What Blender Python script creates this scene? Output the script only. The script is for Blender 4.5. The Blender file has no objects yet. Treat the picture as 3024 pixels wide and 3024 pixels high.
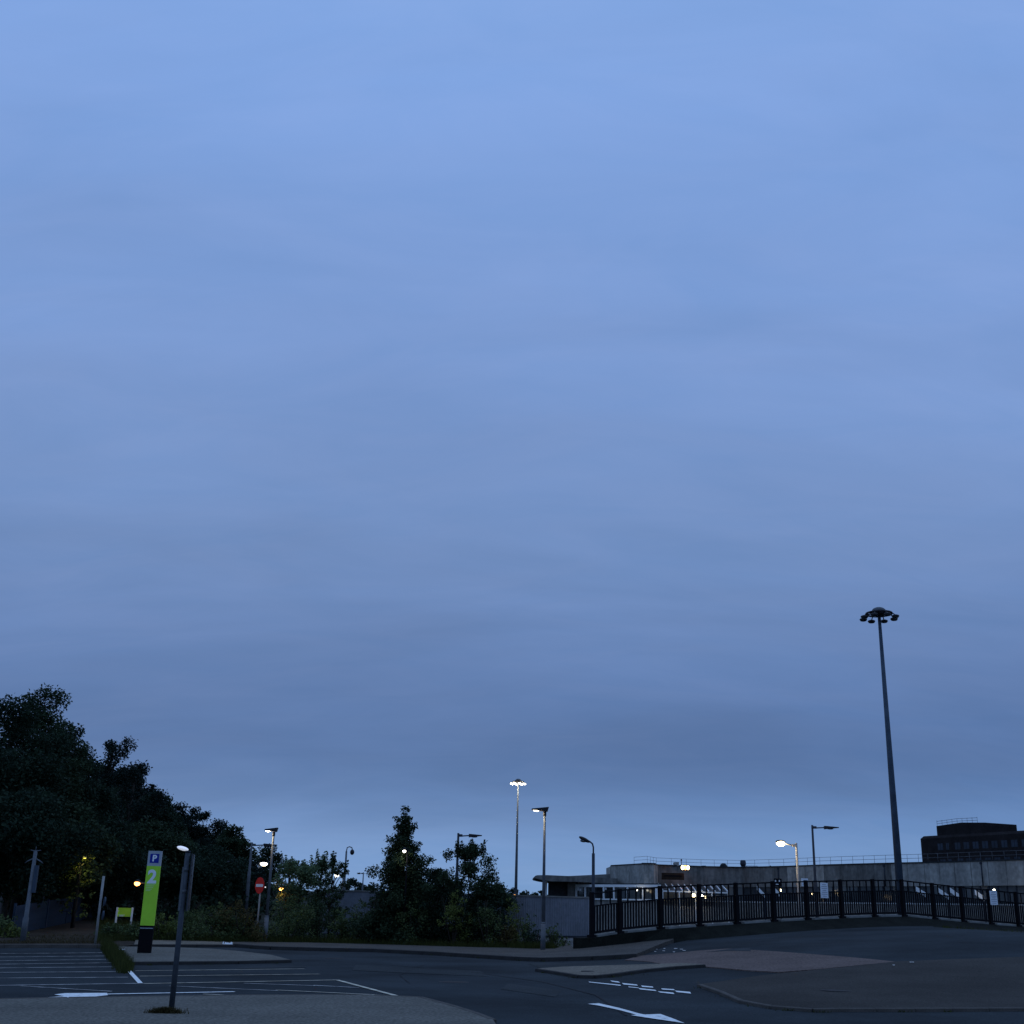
import bpy, bmesh, math, random
import numpy as np
from mathutils import Vector, Matrix
sc = bpy.context.scene
C = sc.collection
R = math.radians

# ------------------------------------------------------------------ camera
EYE = 1.8; FPX = 3500.0; W0 = 3024.0; TH = R(18.5); RO = R(-1.4)
fw = Vector((0, math.cos(TH), math.sin(TH)))
up0 = Vector((0, -math.sin(TH), math.cos(TH))); rt0 = Vector((1, 0, 0))
rt = rt0 * math.cos(RO) - up0 * math.sin(RO)
up = rt0 * math.sin(RO) + up0 * math.cos(RO)
cd = bpy.data.cameras.new('camera'); cam = bpy.data.objects.new('camera', cd); C.objects.link(cam)
cd.sensor_width = 36; cd.lens = 36 * FPX / W0; cd.clip_end = 6000; cd.clip_start = 0.1
m3 = Matrix((rt, up, -fw)).transposed()
cam.matrix_world = Matrix.Translation((0, 0, EYE)) @ m3.to_4x4()
sc.camera = cam

def lin(c):
    return tuple(((v / 255) / 12.92 if v / 255 <= .04045 else ((v / 255 + .055) / 1.055) ** 2.4) for v in c)

# ------------------------------------------------------------------ world: overcast dusk sky
w = bpy.data.worlds.new('World'); sc.world = w; w.use_nodes = True
nt = w.node_tree; N = nt.nodes; L = nt.links; N.clear()
def nd(t, **k):
    n = N.new(t)
    for a, b in k.items(): setattr(n, a, b)
    return n
out = nd('ShaderNodeOutputWorld'); bg = nd('ShaderNodeBackground'); L.new(bg.outputs[0], out.inputs[0])
tc = nd('ShaderNodeTexCoord'); sep = nd('ShaderNodeSeparateXYZ'); L.new(tc.outputs['Generated'], sep.inputs[0])
# cloud layer projected on a flat ceiling: direction / (z + k)
zc = nd('ShaderNodeMath', operation='MAXIMUM'); L.new(sep.outputs[2], zc.inputs[0]); zc.inputs[1].default_value = 0
zk = nd('ShaderNodeMath', operation='ADD'); L.new(zc.outputs[0], zk.inputs[0]); zk.inputs[1].default_value = .30
dx = nd('ShaderNodeMath', operation='DIVIDE'); L.new(sep.outputs[0], dx.inputs[0]); L.new(zk.outputs[0], dx.inputs[1])
dy = nd('ShaderNodeMath', operation='DIVIDE'); L.new(sep.outputs[1], dy.inputs[0]); L.new(zk.outputs[0], dy.inputs[1])
cb = nd('ShaderNodeCombineXYZ'); L.new(dx.outputs[0], cb.inputs[0]); L.new(dy.outputs[0], cb.inputs[1])
mp = nd('ShaderNodeMapping'); L.new(cb.outputs[0], mp.inputs[0])
mp.inputs['Rotation'].default_value = (0, 0, R(38)); mp.inputs['Scale'].default_value = (.5, 1.3, 1)
n1 = nd('ShaderNodeTexNoise'); L.new(mp.outputs[0], n1.inputs['Vector'])
n1.inputs['Scale'].default_value = 2.2; n1.inputs['Detail'].default_value = 6; n1.inputs['Roughness'].default_value = .52; n1.inputs['Distortion'].default_value = .5
r1 = nd('ShaderNodeMapRange'); L.new(n1.outputs[0], r1.inputs[0])
for i, v in enumerate((.3, .7, .90, 1.08)): r1.inputs[i + 1].default_value = v
ramp = nd('ShaderNodeValToRGB'); L.new(zc.outputs[0], ramp.inputs[0])
cr = ramp.color_ramp; cr.interpolation = 'B_SPLINE'
stops = [(0.0, (122, 160, 207)), (.03, (118, 156, 204)), (.075, (96, 132, 184)), (.12, (78, 109, 158)), (.2, (100, 130, 181)), (.3, (114, 144, 194)),
         (.42, (121, 152, 206)), (.55, (126, 161, 219)), (.68, (131, 168, 229)), (1.0, (158, 194, 247))]
while len(cr.elements) < len(stops): cr.elements.new(.5)
for e, (p, c) in zip(cr.elements, stops):
    e.position = p; e.color = (*lin(c), 1)
mul = nd('ShaderNodeMixRGB', blend_type='MULTIPLY'); mul.inputs[0].default_value = 1
L.new(ramp.outputs[0], mul.inputs[1]); L.new(r1.outputs[0], mul.inputs[2])
n2 = nd('ShaderNodeTexNoise'); L.new(mp.outputs[0], n2.inputs['Vector'])
n2.inputs['Scale'].default_value = 7; n2.inputs['Detail'].default_value = 5; n2.inputs['Roughness'].default_value = .6; n2.inputs['Distortion'].default_value = .8
r2 = nd('ShaderNodeValToRGB'); L.new(n2.outputs[0], r2.inputs[0])
r2.color_ramp.elements[0].position = .3; r2.color_ramp.elements[0].color = (.94, .97, .985, 1)
r2.color_ramp.elements[1].position = .7; r2.color_ramp.elements[1].color = (1.07, 1.03, 1.015, 1)
mul2 = nd('ShaderNodeMixRGB', blend_type='MULTIPLY'); mul2.inputs[0].default_value = 1
L.new(mul.outputs[0], mul2.inputs[1]); L.new(r2.outputs[0], mul2.inputs[2]); mul = mul2
sky = nd('ShaderNodeTexSky', sky_type='NISHITA'); sky.sun_disc = False
sky.sun_elevation = R(-1.5); sky.sun_rotation = R(-40)
mx = nd('ShaderNodeMixRGB', blend_type='ADD'); mx.inputs[0].default_value = .03
L.new(mul.outputs[0], mx.inputs[1]); L.new(sky.outputs[0], mx.inputs[2])
L.new(mx.outputs[0], bg.inputs[0]); bg.inputs[1].default_value = 1.0
# the last of the daylight: one very weak, very soft sun behind the cloud
sd = bpy.data.lights.new('sun', 'SUN'); sd.energy = .06; sd.angle = R(60); sd.color = (1, .93, .86)
so = bpy.data.objects.new('sun', sd); C.objects.link(so); so.rotation_euler = (R(50), 0, R(140))
vs = sc.view_settings; vs.view_transform = 'Standard'; vs.look = 'None'; vs.exposure = 0; vs.gamma = 1; vs.use_curve_mapping = False

# ------------------------------------------------------------------ terrain
def sm(t):
    t = min(1, max(0, t)); return t * t * (3 - 2 * t)
KN = [(-30, 0), (-8, 0), (-2, 0), (1, .05), (3.3, .24), (8.7, .78), (15, 1.25), (20.4, 1.46), (28, 1.3), (44, 1.0), (80, .6)]
def F(x):
    if x <= -2: return 0.0
    if x >= 80: return .6
    for i in range(1, len(KN) - 1):
        (x1, y1), (x2, y2) = KN[i], KN[i + 1]
        if x <= x2:
            x0, y0 = KN[i - 1]; x3, y3 = KN[min(i + 2, len(KN) - 1)]
            s1 = (y2 - y0) / (x2 - x0); s2 = (y3 - y1) / (x3 - x1) if x3 != x1 else 0
            h = x2 - x1; t = (x - x1) / h
            return (2*t**3-3*t**2+1)*y1 + (t**3-2*t**2+t)*h*s1 + (-2*t**3+3*t**2)*y2 + (t**3-t**2)*h*s2
    return .6
def ray(px, py):
    d = fw * FPX + rt * (px - W0 / 2) - up * (py - W0 / 2)
    return d / d.y
def P(px, py, d):                    # point seen at a photograph pixel, d metres ahead
    return Vector((0, 0, EYE)) + ray(px, py) * d
FA = P(1747, 2700, 51.0); FC = P(2669, 2700, 61.5); FE = P(3008, 2700, 65.5)
def fence_y(x):
    if x < FC.x: return FA.y + (FC.y - FA.y) * (x - FA.x) / (FC.x - FA.x)
    return FC.y + (FE.y - FC.y) * (x - FC.x) / (FE.x - FC.x)
def ground(x, y):
    z = F(x) * sm((y - 16) / 34)
    z += sm((-x - 9) / 9) * max(0, min(y, 75) - 43.5) * .03
    z += sm((-x - 14) / 20) * sm((y - 62) / 50) * 3.0
    if x > 3.3:
        s = y - fence_y(x)
        if s > .5: z += (-1.4 - z) * sm((s - .5) / 5) * sm((x - 3.3) / .6)
    return z
def G(px, py, off=0.0):              # where the ray through a pixel meets the ground
    r = ray(px, py); d = 4.0; step = .25
    while d < 400:
        p = Vector((0, 0, EYE)) + r * d
        if p.z <= ground(p.x, p.y) + off:
            lo, hi = d - step, d
            for _ in range(20):
                m = (lo + hi) / 2; p = Vector((0, 0, EYE)) + r * m
                if p.z <= ground(p.x, p.y) + off: hi = m
                else: lo = m
            return p
        d += step
    return Vector((0, 0, EYE)) + r * 400

# ------------------------------------------------------------------ materials
MATS = {}
def mat(name, col, rough=.7, var=.25, scale=3.0, fine=0.0, fscale=60.0, metal=0.0, bump=0.0, col2=None, spec=.12, split=.5, stretch=None):
    if name in MATS: return MATS[name]
    m = bpy.data.materials.new(name); m.use_nodes = True; t = m.node_tree; n = t.nodes; l = t.links
    b = n['Principled BSDF']; b.inputs['Roughness'].default_value = rough; b.inputs['Metallic'].default_value = metal
    b.inputs['Specular IOR Level'].default_value = spec
    co = n.new('ShaderNodeTexCoord'); ns = n.new('ShaderNodeTexNoise'); ns.inputs['Scale'].default_value = scale; ns.inputs['Detail'].default_value = 5; ns.inputs['Roughness'].default_value = .6
    if stretch:
        mpn = n.new('ShaderNodeMapping'); mpn.inputs['Scale'].default_value = stretch; l.new(co.outputs['Object'], mpn.inputs[0]); l.new(mpn.outputs[0], ns.inputs['Vector'])
    else: l.new(co.outputs['Object'], ns.inputs['Vector'])
    rp = n.new('ShaderNodeValToRGB'); l.new(ns.outputs[0], rp.inputs[0])
    c2 = col2 or tuple(min(1, v * (1 + var)) for v in col)
    c1 = col if col2 else tuple(v * (1 - var) for v in col)
    rp.color_ramp.elements[0].color = (*c1, 1); rp.color_ramp.elements[0].position = split - .17
    rp.color_ramp.elements[1].color = (*c2, 1); rp.color_ramp.elements[1].position = split + .17
    last = rp.outputs[0]
    if fine:
        nf = n.new('ShaderNodeTexNoise'); nf.inputs['Scale'].default_value = fscale; nf.inputs['Detail'].default_value = 2
        l.new(co.outputs['Object'], nf.inputs['Vector'])
        mr = n.new('ShaderNodeMapRange'); l.new(nf.outputs[0], mr.inputs[0])
        for i, v in enumerate((.3, .7, 1 - fine, 1 + fine)): mr.inputs[i + 1].default_value = v
        mm = n.new('ShaderNodeMixRGB'); mm.blend_type = 'MULTIPLY'; mm.inputs[0].default_value = 1
        l.new(last, mm.inputs[1]); l.new(mr.outputs[0], mm.inputs[2]); last = mm.outputs[0]
        if bump:
            bp = n.new('ShaderNodeBump'); bp.inputs['Strength'].default_value = bump; bp.inputs['Distance'].default_value = .01
            l.new(nf.outputs[0], bp.inputs['Height']); l.new(bp.outputs[0], b.inputs['Normal'])
    l.new(last, b.inputs['Base Color'])
    MATS[name] = m; return m
def emit(name, col, s):
    if name in MATS: return MATS[name]
    m = bpy.data.materials.new(name); m.use_nodes = True; b = m.node_tree.nodes['Principled BSDF']
    b.inputs['Base Color'].default_value = (*col, 1); b.inputs['Emission Color'].default_value = (*col, 1); b.inputs['Emission Strength'].default_value = s
    MATS[name] = m; return m
def leafmat(name, col, var=.35):
    m = bpy.data.materials.new(name); m.use_nodes = True; t = m.node_tree; n = t.nodes; l = t.links
    b = n['Principled BSDF']; b.inputs['Roughness'].default_value = .6; b.inputs['Specular IOR Level'].default_value = .05
    at = n.new('ShaderNodeAttribute'); at.attribute_name = 'tone'
    rp = n.new('ShaderNodeValToRGB'); l.new(at.outputs['Fac'], rp.inputs[0])
    rp.color_ramp.elements[0].color = (*[v * (1 - var) for v in col], 1)
    rp.color_ramp.elements[1].color = (col[0] * (1 + var) * 1.15, col[1] * (1 + var), col[2] * (1 + var) * .8, 1)
    l.new(rp.outputs[0], b.inputs['Base Color'])
    tr = n.new('ShaderNodeBsdfTranslucent'); l.new(rp.outputs[0], tr.inputs[0])
    mxs = n.new('ShaderNodeMixShader'); mxs.inputs[0].default_value = .25
    l.new(b.outputs[0], mxs.inputs[1]); l.new(tr.outputs[0], mxs.inputs[2]); l.new(mxs.outputs[0], n['Material Output'].inputs[0])
    return m
M_asph = mat('asphalt', (.029, .035, .038), .95, .38, .22, .35, 28, bump=.4, spec=.06)
M_asph_r = mat('worn_asphalt', (.037, .042, .043), .95, .2, .3, .35, 28, bump=.4, spec=.06)
M_brown = mat('brown_tarmac', (.050, .045, .039), .95, .24, .3, .4, 26, bump=.4, spec=.06)
M_tan = mat('buff_paving', (.165, .14, .106), .92, .16, .5, .4, 14, bump=.3, spec=.1)
M_tan2 = mat('grey_gravel_paving', (.125, .116, .096), .92, .16, .45, .45, 18, bump=.4, spec=.1)
M_seam = mat('bitumen', (.010, .011, .013), .8, .3, 6)
M_iron = mat('cast_iron', (.022, .02, .019), .7, .3, 20, .4, 60)
M_iron2 = mat('iron_frame', (.04, .038, .036), .8, .3, 10)
M_fw = mat('brown_grey_footway', (.078, .070, .060), .93, .2, .5, .45, 16, bump=.4, spec=.08)
M_pink = mat('pink_paving', (.125, .090, .076), .92, .18, .5, .4, 16, bump=.3, spec=.1)
M_kerb = mat('kerb_concrete', (.085, .075, .065), .85, .3, 1.2, .2, 30)
M_kerbd = mat('dark_kerb', (.038, .036, .034), .85, .3, 1.0, .2, 30)
M_white = mat('white_road_paint', (.16, .16, .155), .6, .05, 9, .12, 50, col2=(.90, .90, .86), split=.33)
M_whited = mat('worn_white_paint', (.05, .05, .052), .7, .1, 2.5, .2, 50, col2=(.62, .60, .56), split=.44)
M_cream = mat('cream_road_paint', (.28, .24, .17), .65, .2, 2.5, .2, 50, col2=(.75, .68, .52))
M_earth = mat('earth', (.034, .025, .017), .97, .35, .9, .4, 14, bump=.5)
M_soil = mat('rough_ground', (.012, .015, .008), .97, .4, .5, .4, 10, bump=.5)
M_steel = mat('galvanised_steel', (.115, .125, .135), .65, .25, 3, .1, 30, metal=.1)
M_post = mat('weathered_grey_post', (.060, .070, .082), .7, .25, 4, .1, 30)
M_dsteel = mat('dark_painted_steel', (.04, .046, .058), .6, .2, 3, metal=.2)
M_black = mat('black_paint', (.006, .006, .008), .7, .2, 2, spec=.08)
M_lamp = mat('lamp_housing', (.03, .03, .034), .5, .2, 3)
M_conc = mat('weathered_concrete', (.22, .215, .195), .9, .3, .35, .2, 3, col2=(.38, .37, .33), spec=.1, stretch=(4, 4, .7))
M_concd = mat('stained_concrete', (.095, .093, .085), .9, .3, .4, .2, 3, col2=(.21, .207, .19), spec=.1, stretch=(4, 4, .7))
M_dwall = mat('dark_wall', (.03, .034, .036), .9, .3, .6, .2, 4)
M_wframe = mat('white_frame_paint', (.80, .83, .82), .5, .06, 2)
M_glass = mat('dark_glass', (.012, .016, .02), .08, .2, .5, spec=.6)
M_glass2 = mat('pale_glass', (.05, .06, .066), .12, .3, .3, spec=.7)
M_oglass = mat('office_glass', (.022, .03, .045), .3, .5, .4, spec=.25)
M_corr = mat('corrugated_sheet', (.205, .225, .255), .6, .12, .8, .1, 6, metal=.15)
M_masonry = mat('whitewashed_masonry', (.30, .30, .29), .85, .3, 3, .25, 10, bump=.4)
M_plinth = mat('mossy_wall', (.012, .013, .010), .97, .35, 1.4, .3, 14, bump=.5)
M_cop = mat('coping_stone', (.2, .2, .185), .85, .25, 1.5)
M_brick = mat('dark_brick', (.022, .018, .018), .9, .25, .6, .2, 4)
M_green = mat('green_sign_vinyl', (.44, .80, .055), .5, .10, 1.6)
M_grey = mat('grey_sign_panel', (.40, .43, .46), .5, .08, 2)
M_blue = mat('blue_sign', (.015, .03, .30), .5, .05, 2)
M_letter = mat('white_lettering', (.90, .92, .90), .5, .03, 2)
M_letterd = mat('faint_lettering', (.62, .86, .34), .5, .05, 2)
M_red = mat('red_sign', (.80, .05, .04), .5, .12, 4)
M_notice = mat('white_notice', (.78, .80, .82), .6, .06, 5)
M_ink = mat('printed_ink', (.30, .32, .36), .6, .05, 3)
M_litter = mat('white_plastic', (.75, .75, .75), .5, .05, 5)
M_pale = mat('pale_concrete_post', (.30, .29, .27), .8, .2, 4)
M_bluesteel = mat('blue_grey_steel', (.055, .075, .10), .6, .2, 2)
M_pal = mat('dark_blue_steel', (.028, .044, .066), .7, .25, 2)
M_signpanel = mat('brown_wall_sign', (.035, .022, .014), .7, .2, 2)
M_bark = mat('bark', (.045, .038, .03), .9, .3, 4)
M_wood = leafmat('woodland_leaf', (.022, .042, .030))
M_pine = leafmat('pine_needle', (.014, .028, .026))
M_oak = leafmat('tree_leaf', (.032, .056, .034))
M_birch = leafmat('pale_tree_leaf', (.095, .155, .090))
M_bush = leafmat('bush_leaf', (.070, .105, .048))
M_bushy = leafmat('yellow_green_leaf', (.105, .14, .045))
M_gorse = leafmat('rusty_leaf', (.066, .060, .026))
M_grass = leafmat('grass_blade', (.044, .056, .018))
M_dry = leafmat('dry_grass_blade', (.055, .048, .024))
E_warm = emit('warm_lamp', (1, .80, .45), 6.0)
E_white = emit('white_lamp', (1, .95, .80), 8.0)
E_orange = emit('orange_lamp', (1, .42, .10), 7.0)
E_cool = emit('pale_lamp', (.92, .95, 1), .9)
E_room = emit('lit_room', (.55, .55, .38), .10)

# ------------------------------------------------------------------ mesh helpers
def tag(o, label=None, cat=None, group=None, kind=None):
    if label: o['label'] = label
    if cat: o['category'] = cat
    if group: o['group'] = group
    if kind: o['kind'] = kind
    return o
def empty(name, loc, label, cat, group=None):
    o = bpy.data.objects.new(name, None); C.objects.link(o); o.location = loc; o.empty_display_size = .1
    return tag(o, label, cat, group)
def root_loc(o):
    v = Vector((0, 0, 0))
    while o is not None: v += o.location; o = o.parent
    return v
def link(name, me, parent=None, m=None):
    o = bpy.data.objects.new(name, me); C.objects.link(o)
    if m is not None and not me.materials: me.materials.append(m)
    if parent is not None: o.parent = parent
    return o
class MB:
    def __init__(s): s.v = []; s.f = []; s.sm = []
    def quad(s, *p):
        i = len(s.v); s.v += [Vector(q) for q in p]; s.f.append(tuple(range(i, i + len(p)))); s.sm.append(False); return s
    def hexa(s, b, t):                # 4 bottom, 4 top points
        i = len(s.v); s.v += [Vector(q) for q in b] + [Vector(q) for q in t]
        for f in ((3, 2, 1, 0), (4, 5, 6, 7), (0, 1, 5, 4), (1, 2, 6, 5), (2, 3, 7, 6), (3, 0, 4, 7)):
            s.f.append(tuple(i + k for k in f)); s.sm.append(False)
        return s
    def box(s, c, sz, rz=0):
        cx, sx = math.cos(rz), math.sin(rz); hx, hy, hz = sz[0] / 2, sz[1] / 2, sz[2] / 2
        def q(x, y, z): return (c[0] + x * cx - y * sx, c[1] + x * sx + y * cx, c[2] + z)
        return s.hexa([q(-hx, -hy, -hz), q(hx, -hy, -hz), q(hx, hy, -hz), q(-hx, hy, -hz)], [q(-hx, -hy, hz), q(hx, -hy, hz), q(hx, hy, hz), q(-hx, hy, hz)])
    def wall(s, a, b, z0, z1, t, z0b=None, z1b=None):   # upright slab between plan points a,b; thickness t grows away from camera (left normal)
        a = Vector((a[0], a[1], 0)); b = Vector((b[0], b[1], 0)); d = (b - a).normalized(); n = Vector((-d.y, d.x, 0)) * t
        z0b = z0 if z0b is None else z0b; z1b = z1 if z1b is None else z1b
        k = lambda p, z: (p.x, p.y, z)
        return s.hexa([k(a, z0), k(b, z0b), k(b + n, z0b), k(a + n, z0)], [k(a, z1), k(b, z1b), k(b + n, z1b), k(a + n, z1)])
    def tube(s, pts, rad, n=10, caps=True):
        pts = [Vector(p) for p in pts]; rad = rad if isinstance(rad, (list, tuple)) else [rad] * len(pts)
        base = len(s.v); pu = None
        for k, p in enumerate(pts):
            d = (pts[min(k + 1, len(pts) - 1)] - pts[max(k - 1, 0)]).normalized()
            if pu is None: pu = Vector((1, 0, 0)) if abs(d.x) < .9 else Vector((0, 1, 0))
            a = (pu - d * pu.dot(d)).normalized(); pu = a; b = d.cross(a)
            for j in range(n):
                th = 2 * math.pi * j / n; s.v.append(p + (a * math.cos(th) + b * math.sin(th)) * rad[k])
        for k in range(len(pts) - 1):
            for j in range(n):
                a = base + k * n + j; b2 = base + k * n + (j + 1) % n
                s.f.append((a, b2, b2 + n, a + n)); s.sm.append(True)
        if caps:
            s.f.append(tuple(base + j for j in range(n - 1, -1, -1))); s.sm.append(False)
            s.f.append(tuple(base + (len(pts) - 1) * n + j for j in range(n))); s.sm.append(False)
        return s
    def blob(s, c, r, n=10, m=6):     # ellipsoid, r=(rx,ry,rz)
        base = len(s.v)
        for i in range(m + 1):
            ph = math.pi * i / m
            for j in range(n):
                th = 2 * math.pi * j / n
                s.v.append(Vector((c[0] + r[0] * math.sin(ph) * math.cos(th), c[1] + r[1] * math.sin(ph) * math.sin(th), c[2] + r[2] * math.cos(ph))))
        for i in range(m):
            for j in range(n):
                a = base + i * n + j; b = base + i * n + (j + 1) % n
                s.f.append((a, a + n, b + n, b)); s.sm.append(True)
        return s
    def build(s, name, m, parent=None, loc=None):
        o = (Vector(loc) if loc is not None else Vector((0, 0, 0))) + (root_loc(parent) if parent is not None else Vector((0, 0, 0)))
        me = bpy.data.meshes.new(name); me.from_pydata([tuple(p - o) for p in s.v], [], s.f)
        me.polygons.foreach_set('use_smooth', s.sm); me.update()
        ob = link(name, me, parent, m)
        if loc is not None: ob.location = loc
        return ob
def one(name, m, mb, loc, label, cat, group=None):
    return tag(mb.build(name, m, None, loc), label, cat, group)

def sheet(name, pts, m, off, parent=None, skirt=0.0, grid=1.0, kind=None, label=None):
    """a surface laid on the terrain: outline in plan, cut by a metre grid, draped"""
    bm = bmesh.new()
    vs_ = [bm.verts.new((p[0], p[1], 0)) for p in pts]
    f = bm.faces.new(vs_); f.normal_update()
    if f.normal.z < 0: f.normal_flip()
    bmesh.ops.triangulate(bm, faces=bm.faces[:])
    xs = [p[0] for p in pts]; ys = [p[1] for p in pts]
    for ax, lo, hi in ((0, min(xs), max(xs)), (1, min(ys), max(ys))):
        k = math.floor(lo / grid) + 1
        while k * grid < hi:
            co = [0, 0, 0]; co[ax] = k * grid; no = [0, 0, 0]; no[ax] = 1
            bmesh.ops.bisect_plane(bm, geom=bm.verts[:] + bm.edges[:] + bm.faces[:], plane_co=co, plane_no=no); k += 1
    if skirt:
        be = [e for e in bm.edges if len(e.link_faces) == 1]
        r = bmesh.ops.extrude_edge_only(bm, edges=be)
        low = {v for v in r['geom'] if isinstance(v, bmesh.types.BMVert)}
    else: low = set()
    for v in bm.verts: v.co.z = ground(v.co.x, v.co.y) + off - (skirt if v in low else 0)
    me = bpy.data.meshes.new(name); bm.to_mesh(me); bm.free()
    o = link(name, me, parent, m); tag(o, label, None, None, kind); return o
def px(pts): return [G(x, y) for x, y in pts]
STONE = {}
def kerb(parent, pts, m, w=.13, h=.24, top=.115, ln=.9):
    key = m.name
    if key not in STONE:
        mb = MB(); mb.box((0, 0, -h / 2), (ln - .012, w, h)); b = .015
        o = mb.build('kerb_stone', m); me = o.data; bpy.data.objects.remove(o); STONE[key] = me
        bm = bmesh.new(); bm.from_mesh(me); bmesh.ops.bevel(bm, geom=[e for e in bm.edges if all(v.co.z > -.01 for v in e.verts)], offset=b, segments=1, affect='EDGES'); bm.to_mesh(me); bm.free()
    me = STONE[key]; rl = root_loc(parent)
    for a, b in zip(pts, pts[1:]):
        d = Vector((b[0] - a[0], b[1] - a[1], 0)); n = max(1, round(d.length / ln)); d0 = d.normalized()
        for k in range(n):
            q0 = Vector((a[0], a[1], 0)) + d * (k / n); q1 = Vector((a[0], a[1], 0)) + d * ((k + 1) / n)
            z0 = ground(q0.x, q0.y); z1 = ground(q1.x, q1.y); c = (q0 + q1) / 2; c.z = (z0 + z1) / 2 + top
            o = link('kerb_stone', me, parent); o.location = c - rl
            o.rotation_euler = (0, -math.atan2(z1 - z0, (q1 - q0).length), math.atan2(d.y, d.x)); o.scale = ((q1 - q0).length / ln, 1, 1)
def strip(a, b, wd):
    a = Vector((a[0], a[1], 0)); b = Vector((b[0], b[1], 0)); d = (b - a).normalized(); n = Vector((-d.y, d.x, 0)) * wd / 2
    return [a - n, b - n, b + n, a + n]

# ------------------------------------------------------------------ ground and road surfaces
def axis(lo, hi, fine0, fine1, st):
    a = list(np.arange(fine0, fine1 + .001, st)); v = fine0; s = st
    l = []
    while v > lo: s *= 1.35; v -= s; l.append(max(v, lo))
    v = fine1; s = st; r = []
    while v < hi: s *= 1.35; v += s; r.append(min(v, hi))
    return l[::-1] + a + r
ax = axis(-2500, 2500, -48, 48, 1.0); ay = axis(-200, 4500, 6, 84, 1.0)
nx, ny = len(ax), len(ay)
vv = [(x, y, ground(x, y) - .05) for y in ay for x in ax]
ff = [(j * nx + i, j * nx + i + 1, (j + 1) * nx + i + 1, (j + 1) * nx + i) for j in range(ny - 1) for i in range(nx - 1)]
me = bpy.data.meshes.new('ground'); me.from_pydata(vv, [], ff); me.polygons.foreach_set('use_smooth', [True] * len(ff))
GROUND = tag(link('ground', me, None, M_soil), None, None, None, 'structure')

back = px([(-60, 2800), (300, 2799), (420, 2797), (560, 2797), (690, 2797), (800, 2805), (950, 2809), (1100, 2812), (1300, 2822), (1450, 2832), (1603, 2840), (1750, 2836), (1880, 2829), (1900, 2805), (2030, 2777), (2170, 2760), (2400, 2741), (2570, 2733), (2665, 2731), (2760, 2738), (2900, 2747), (3010, 2753)])
e1 = back[-1] + (back[-1] - back[-2]).normalized() * 18
road_pts = [(-44, 5), (44, 5), (44, e1.y), (e1.x, e1.y)] + [(p.x, p.y) for p in back[::-1]] + [(-44, back[0].y)]
ROAD = sheet('road', road_pts, M_asph, 0.0, kind='structure')

# footway along the far side, rising to the wall
lower = [(690, 2797), (800, 2805), (950, 2809), (1100, 2812), (1300, 2822), (1450, 2832), (1603, 2840), (1750, 2836), (1880, 2829)]
upper = [(1990, 2783), (1900, 2785), (1710, 2799), (1640, 2811), (1500, 2808), (1300, 2803), (1100, 2797), (900, 2792), (760, 2790), (690, 2791)]
FW1 = sheet('footway', px(lower) + px(upper), M_fw, .13, skirt=.2, kind='structure')
kerb(FW1, px(lower), M_kerbd, top=.138)
# thin far pavement behind the sign island
FW2 = sheet('footway', px([(395, 2797), (690, 2797), (690, 2789), (560, 2784), (400, 2782)]), M_tan, .1, skirt=.16, kind='structure')
kerb(FW2, px([(395, 2798), (690, 2798)]), M_kerbd, top=.105)
# island with the parking sign
isl = px([(372, 2849), (500, 2848), (700, 2846), (855, 2842), (800, 2827), (700, 2815), (620, 2808), (540, 2805), (440, 2803), (350, 2802), (345, 2818), (362, 2834)])
IS1 = sheet('traffic_island', isl, M_tan2, .085, skirt=.14, kind='structure')
kerb(IS1, px([(366, 2840), (374, 2850), (500, 2849), (700, 2847), (857, 2843)]), M_kerbd, top=.09)
# pale splitter island and the pink paving next to it
spl = px([(1588, 2868), (1660, 2863), (1760, 2860), (1900, 2856), (2010, 2852), (2080, 2856), (1990, 2862), (1900, 2871), (1800, 2885), (1755, 2889), (1710, 2888), (1650, 2878)])
IS2 = sheet('traffic_island', spl, M_tan, .08, skirt=.14, kind='structure')
kerb(IS2, px([(1586, 2869), (1650, 2879), (1710, 2889), (1755, 2890), (1800, 2886), (1900, 2872), (1990, 2863), (2082, 2857)]), M_kerbd, top=.085)
pk = px([(1845, 2837), (1890, 2825), (1990, 2817), (2060, 2810), (2150, 2804), (2300, 2813), (2430, 2823), (2560, 2834), (2645, 2843), (2560, 2851), (2420, 2865), (2300, 2874), (2200, 2868), (2090, 2858), (2020, 2851), (1960, 2850), (1920, 2843)])
PK = sheet('paved_verge', pk, M_pink, .03, skirt=.06, kind='structure')
# lower right footway
rk = px([(2066, 2914), (2130, 2936), (2190, 2963), (2280, 2980), (2400, 2989), (2470, 2988), (2700, 2988), (3024, 2986)])
rend = rk[-1] + (rk[-1] - rk[-2]).normalized() * 14
FW3 = sheet('footway', [(p.x, p.y) for p in rk] + [(rend.x, rend.y)] + [(G(3024, 2832).x + 16, G(3024, 2832).y + 2)] + px([(3024, 2832), (2645, 2846), (2420, 2870), (2250, 2887)]), M_brown, .06, skirt=.1, kind='structure')
kerb(FW3, [(p.x, p.y) for p in rk] + [(rend.x, rend.y)], M_kerb, top=.066)
# near left footway (gravel-like blocks)
nk = px([(-20, 2968), (200, 2963), (430, 2959), (700, 2955), (950, 2953), (1100, 2954), (1240, 2960), (1330, 2985), (1400, 3008), (1455, 3030)])
FW4 = sheet('footway', [(-40, nk[0].y - .3)] + [(p.x, p.y) for p in nk] + [(nk[-1].x + .5, 13.5), (nk[-1].x + 1.0, 8), (-40, 8)], M_tan2, .1, skirt=.16, kind='structure')
kerb(FW4, [(p.x, p.y) for p in nk[::-1]], M_kerb, top=.106)
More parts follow.
